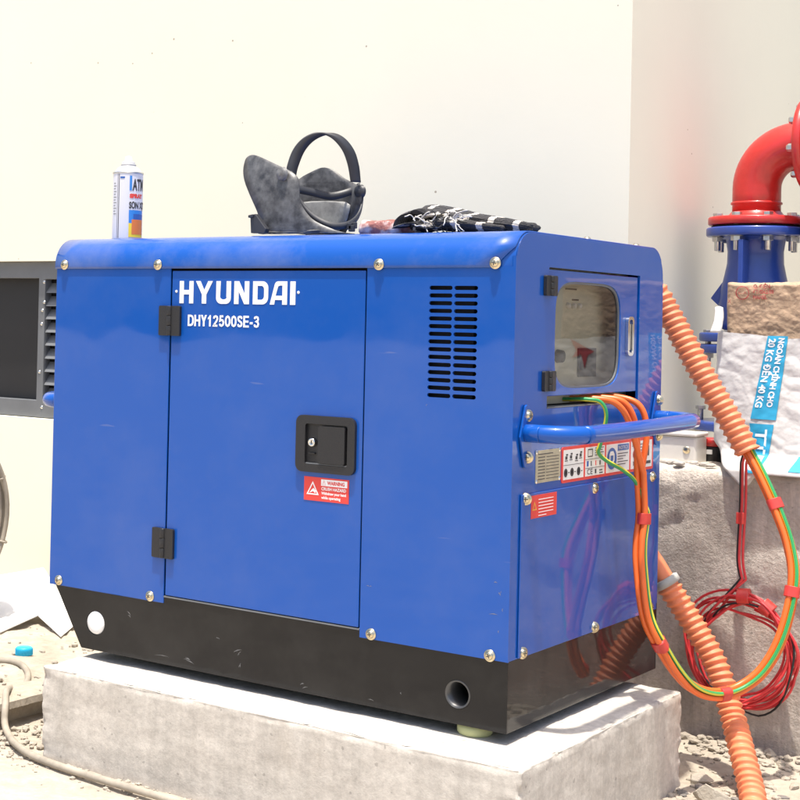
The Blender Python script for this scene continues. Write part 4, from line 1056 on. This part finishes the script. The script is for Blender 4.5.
for j in range(n+1):
    t = j/n; z = .690+.058*t
    for i in range(5):
        u = i/4; vs.append((-.012+.004*math.sin(t*3)+u*(.020-.008*t), .985+.03*t+.012*u+.002*fbm((u*4, t*4, 1)), z-.006*abs(u-.5)*t))
mb.add(vs, [(j*5+i, j*5+i+1, (j+1)*5+i+1, (j+1)*5+i) for j in range(n) for i in range(4)], MSACK, True)
o = link_mesh('top_flap', mb, sack); md = o.modifiers.new('t', 'SOLIDIFY'); md.thickness = .004
# kraft bag
def kraft_front(x, z): return 1.040+.006*fbm((x*6, z*6, 12))-.0036*crumple(x, z, 22, 3)-.0022*crumple(x+.3, z, 52, 7)-.0012*crumple(x, z+.2, 100, 5)
mb = MB(); nu, nv = 170, 90; vs = []; fs = []
for s_ in (0, 1):
    for j in range(nv):
        for i in range(nu):
            u, v = i/(nu-1), j/(nv-1); zt = .803+.012*max(0, u-.2)+.004*fbm((u*9, 2, 2)); z = .62+(zt-.62)*v; x = .004+.006*fbm((z*14, 3, 3))*.7+.37*u
            e = min(1, i/5, (nu-1-i)/5, (nv-1-j)/4)
            vs.append((x, kraft_front(x, z)+(1-e)**2*.012 if s_ == 0 else 1.105-.03*(1-e)**2, z))
O = nu*nv
for j in range(nv-1):
    for i in range(nu-1):
        a = j*nu+i; fs.append((a, a+1, a+nu+1, a+nu)); fs.append((O+a, O+a+nu, O+a+nu+1, O+a+1))
for j in range(nv-1):
    for i in (0, nu-1): a = j*nu+i; fs.append((a, a+nu, O+a+nu, O+a))
for i in range(nu-1): a = (nv-1)*nu+i; fs.append((a, O+a, O+a+1, a+1))
MKRAFT = mat('brown_kraft_paper', (.47, .325, .21), .75, var=.18, vscale=26, bump=.5, bscale=70, bumpdist=.006)
mb.add(vs, fs, MKRAFT, True)
kr = tag(link_mesh('paper_bag', mb), 'crumpled brown paper bag with faded red print, inside the white sack', 'paper bag')
MFADE = mat('faded_red_print', (.46, .06, .05), .7, col2=(.47, .20, .15), vscale=90)
mb = MB(); on_k = lambda u, v, w: Vector((u, kraft_front(u, v)-.0055, v))
mb.prism(circ(.0425, .780, .0155), [circ(.0425, .780, .0128)], lambda u, v, w: on_k(u, v, w)-Vector((0, w, 0)), .0003, MFADE)
for i, (tx, zz, w_) in enumerate((('Q. ĐIỆN', .791, .036), ('ĐT: 024.2.000', .779, .044), ('HANEL', .767, .030))): mb.text(tx, .011, lambda u, v, w: on_k(.066+u, zz+v, w), MFADE, bold=.0006, fitw=w_)
mb.text('K-A', .009, lambda u, v, w: on_k(.033+u, .777+v, w), MFADE, fitw=.019)
mb.text('X', .012, lambda u, v, w: on_k(.010+u, .757+v, w), MFADE, fitw=.008)
link_mesh('print', mb, kr)

# ------------------------------------------------------------------ left side: sheet, coil, cap, cable
mb = MB()
A = [Vector(p) for p in ((-1.697, .481, -.146), (-1.711, .638, -.125), (-2.03, .76, -.075), (-1.93, .885, -.050))]
def quad(a, b, c, d, n, bend, m):
    vs = []; nn = (b-a).cross(c-a).normalized()
    for j in range(n+1):
        for i in range(n+1):
            u, v = i/n, j/n; p = a*(1-u)*(1-v)+b*u*(1-v)+c*(1-u)*v+d*u*v; vs.append(p+nn*bend*math.sin(math.pi*u)*math.sin(math.pi*v))
    mb.add(vs, [(j*(n+1)+i, j*(n+1)+i+1, (j+1)*(n+1)+i+1, (j+1)*(n+1)+i) for j in range(n) for i in range(n)], m, False)
quad(A[0], A[1], A[2], A[3], 8, .006, MCARD)
quad(A[1]+Vector((.001, 0, -.001)), Vector((-1.548, .556, -.146)), A[3]+Vector((.001, 0, -.001)), Vector((-1.641, .72, -.146)), 8, .006, MCARD)
o = tag(link_mesh('card_sheet', mb), 'folded white card sheet lying on the sandy slab against the wall', 'card sheet'); md = o.modifiers.new('t', 'SOLIDIFY'); md.thickness = .003
cc = thing('cable_coil', 'upright coil of dusty beige cable at the left edge, tied with wire', 'cable coil', (-1.905, .30, SZ))
mb = MB(); rng = random.Random(2); CE = Vector((-1.905, .30, .155)); ax = Vector((.42, .90, 0)).normalized()
ax2 = Vector((.90, -.42, 0)); strands = []
for k in range(22):
    rr = .292-.012*(k % 3)-rng.random()*.006; off = (k-10.5)*.0042; N = 64; ph = rng.random()*6
    mb.sweep([CE+ax*((rr+.004*math.sin(3*a+ph))*math.cos(a))+ax2*(off+.004*math.sin(2*a+ph))+Vector((0, 0, (rr+.003*math.sin(2*a+ph))*math.sin(a))) for a in [2*math.pi*i/N for i in range(N)]], .0065, MBEIGE, 8, closed=True)
link_mesh('cable_loops', mb, cc)
for a in (.35, -.55, -.25, 1.7, 3.6):
    c_ = CE+ax*(.287*math.cos(a))+Vector((0, 0, .287*math.sin(a))); t_ = (ax*-math.sin(a)+Vector((0, 0, math.cos(a)))); ra = (ax*math.cos(a)+Vector((0, 0, math.sin(a))))
    P = [c_+ax2*.05*math.cos(b)+ra*.019*math.sin(b) for b in [2*math.pi*i/20 for i in range(20)]]
    link_mesh('tie', MB().sweep(P, .0032, MBEIGE, 6, closed=True), cc)
CM = Matrix.Translation((-1.475, .345, SZ+.004))
mb = MB().lathe([(.0, .019), (.018, .0188), (.0205, .017), (.021, 0), (.019, 0), (.0185, .015), (0, .0155)], CM, MCYAN, 36)
for k in range(36): a = 2*math.pi*k/36; p = Vector((-1.475+.0211*math.cos(a), .345+.0211*math.sin(a), SZ+.004)); mb.box(p-Vector((.0006, .0006, 0)), p+Vector((.0006, .0006, .015)), MCYAN)
tag(link_mesh('bottle_cap', mb), 'bright blue plastic bottle cap on the sandy slab', 'bottle cap')
P = [(-1.75, .10, SZ+.007), (-1.60, .19, SZ+.007), (-1.50, .235, SZ+.007), (-1.416, .254, SZ+.009), (-1.346, .221, SZ+.008), (-1.30, .18, SZ+.002), (-1.285, .155, SZ-.006)]
tag(link_mesh('cable', MB().sweep(smooth(P, 12), .0075, MBEIGE, 10)), 'short dusty cable curving over the sandy slab beside the blue cap', 'cable')
P = [(-1.275, .10, SZ-.002), (-1.225, .035, SZ+.009), (-1.180, -.012, SZ-.004), (-1.163, -.030, -.185), (-1.125, -.055, -.199), (-1.052, -.101, -.199), (-.954, -.137, -.199), (-.804, -.153, -.199), (-.603, -.161, -.199), (-.462, -.170, -.199), (-.25, -.30, -.199)]
tag(link_mesh('cable', MB().sweep(smooth(P, 12), .0076, MBEIGE, 12)), 'long beige dusty cable along the foot of the concrete plinth', 'cable')

# ------------------------------------------------------------------ stones and rubble
def stone(c, s, seed, m, sub=4):
    rg = random.Random(seed*7); B = bmesh.new(); bmesh.ops.create_icosphere(B, subdivisions=sub, radius=1); o = Vector((seed*3.1, seed*1.7, seed*.9))
    pl = [(Vector((rg.gauss(0, 1), rg.gauss(0, 1), rg.gauss(0, 1))).normalized(), rg.uniform(.55, .85)) for _ in range(16)]
    for v in B.verts:
        p = v.co*(1+.12*fbm(v.co*1.2+o))
        for n0, d0 in pl:
            k = p.dot(n0)-d0
            if k > 0: p = p-n0*k
        p = p*(1+.035*fbm(p*5+o)+.02*fbm(p*14+o))
        v.co = Vector(c)+Vector((p.x*s[0], p.y*s[1], p.z*s[2]))*1.2
    return MB().bm(B, m, False)
GRP = 'stones lying beside the plinth'
for i, (x, y, z, s, m_, lb) in enumerate((
    (.135, .40, GZ+.020, (.050, .036, .026), MSTONE, 'flat pale yellowish stone beside the plinth end'),
    (.165, .535, GZ+.022, (.040, .022, .030), MSTONE, 'upright pale stone leaning behind the flat stone by the plinth'),
    (.170, .30, GZ+.018, (.034, .030, .024), MDKSTONE, 'dark grey rounded stone in front of the flat pale stone'),
    (.155, .19, GZ+.018, (.036, .030, .024), MSTONE, 'pale chunky stone at the plinth corner, nearest the camera'),
    (.10, .66, GZ+.016, (.030, .024, .018), MSTONE, 'small pale stone at the back corner of the plinth'))):
    tag(link_mesh('stone', stone((x, y, GZ+s[2]*.45), [q*.8 for q in s], i+1, m_)), lb, 'stone', GRP)
mb = MB(); rng = random.Random(21)
def peb(x, y, z, s, m):
    B = bmesh.new(); bmesh.ops.create_icosphere(B, subdivisions=1, radius=1); o = Vector((rng.random()*9, rng.random()*9, rng.random()*9)); q = Vector((rng.uniform(.7, 1.5), rng.uniform(.7, 1.3), rng.uniform(.4, .8)))
    for v in B.verts: v.co = Vector((x, y, z))+Vector((v.co.x*q.x, v.co.y*q.y, v.co.z*q.z))*s*(1+.35*fbm(v.co*1.3+o))
    mb.bm(B, m, False)
for k in range(600):
    x = rng.uniform(-.08, 1.0); y = .905-abs(rng.gauss(0, .07))
    if x < .07 and y < .66: continue
    peb(x, y, gz(x, y)+.002, rng.choice((.003, .004, .006, .008, .013)), MSTONE)
for k in range(500):
    x = .07+abs(rng.gauss(0, .13)); y = rng.uniform(-.2, .75); peb(x, y, gz(x, y)+.001, rng.choice((.002, .003, .004, .006, .010)), MSTONE if rng.random() > .15 else MDKSTONE)
for k in range(420):
    x = rng.uniform(-1.15, .1); y = -.085-abs(rng.gauss(0, .05)); peb(x, y, gz(x, y)+.001, rng.choice((.002, .003, .004, .007)), MSTONE)
for k in range(260):
    x = -1.2-abs(rng.gauss(0, .28)); y = rng.uniform(-.1, .98); peb(x, y, SZ+.002, rng.choice((.002, .003, .004, .006, .010)), MSTONE if rng.random() > .08 else MDKSTONE)
for k in range(160):
    x = rng.uniform(-1.18, -1.03); y = rng.uniform(-.1, .3); peb(x, y, GZ+.002, rng.choice((.003, .004, .006, .009)), MSTONE)
o = link_mesh('gravel', mb, fixn=False); o['kind'] = 'stuff'; tag(o, 'loose gravel and concrete crumbs around the plinth and ledge foot', 'gravel')
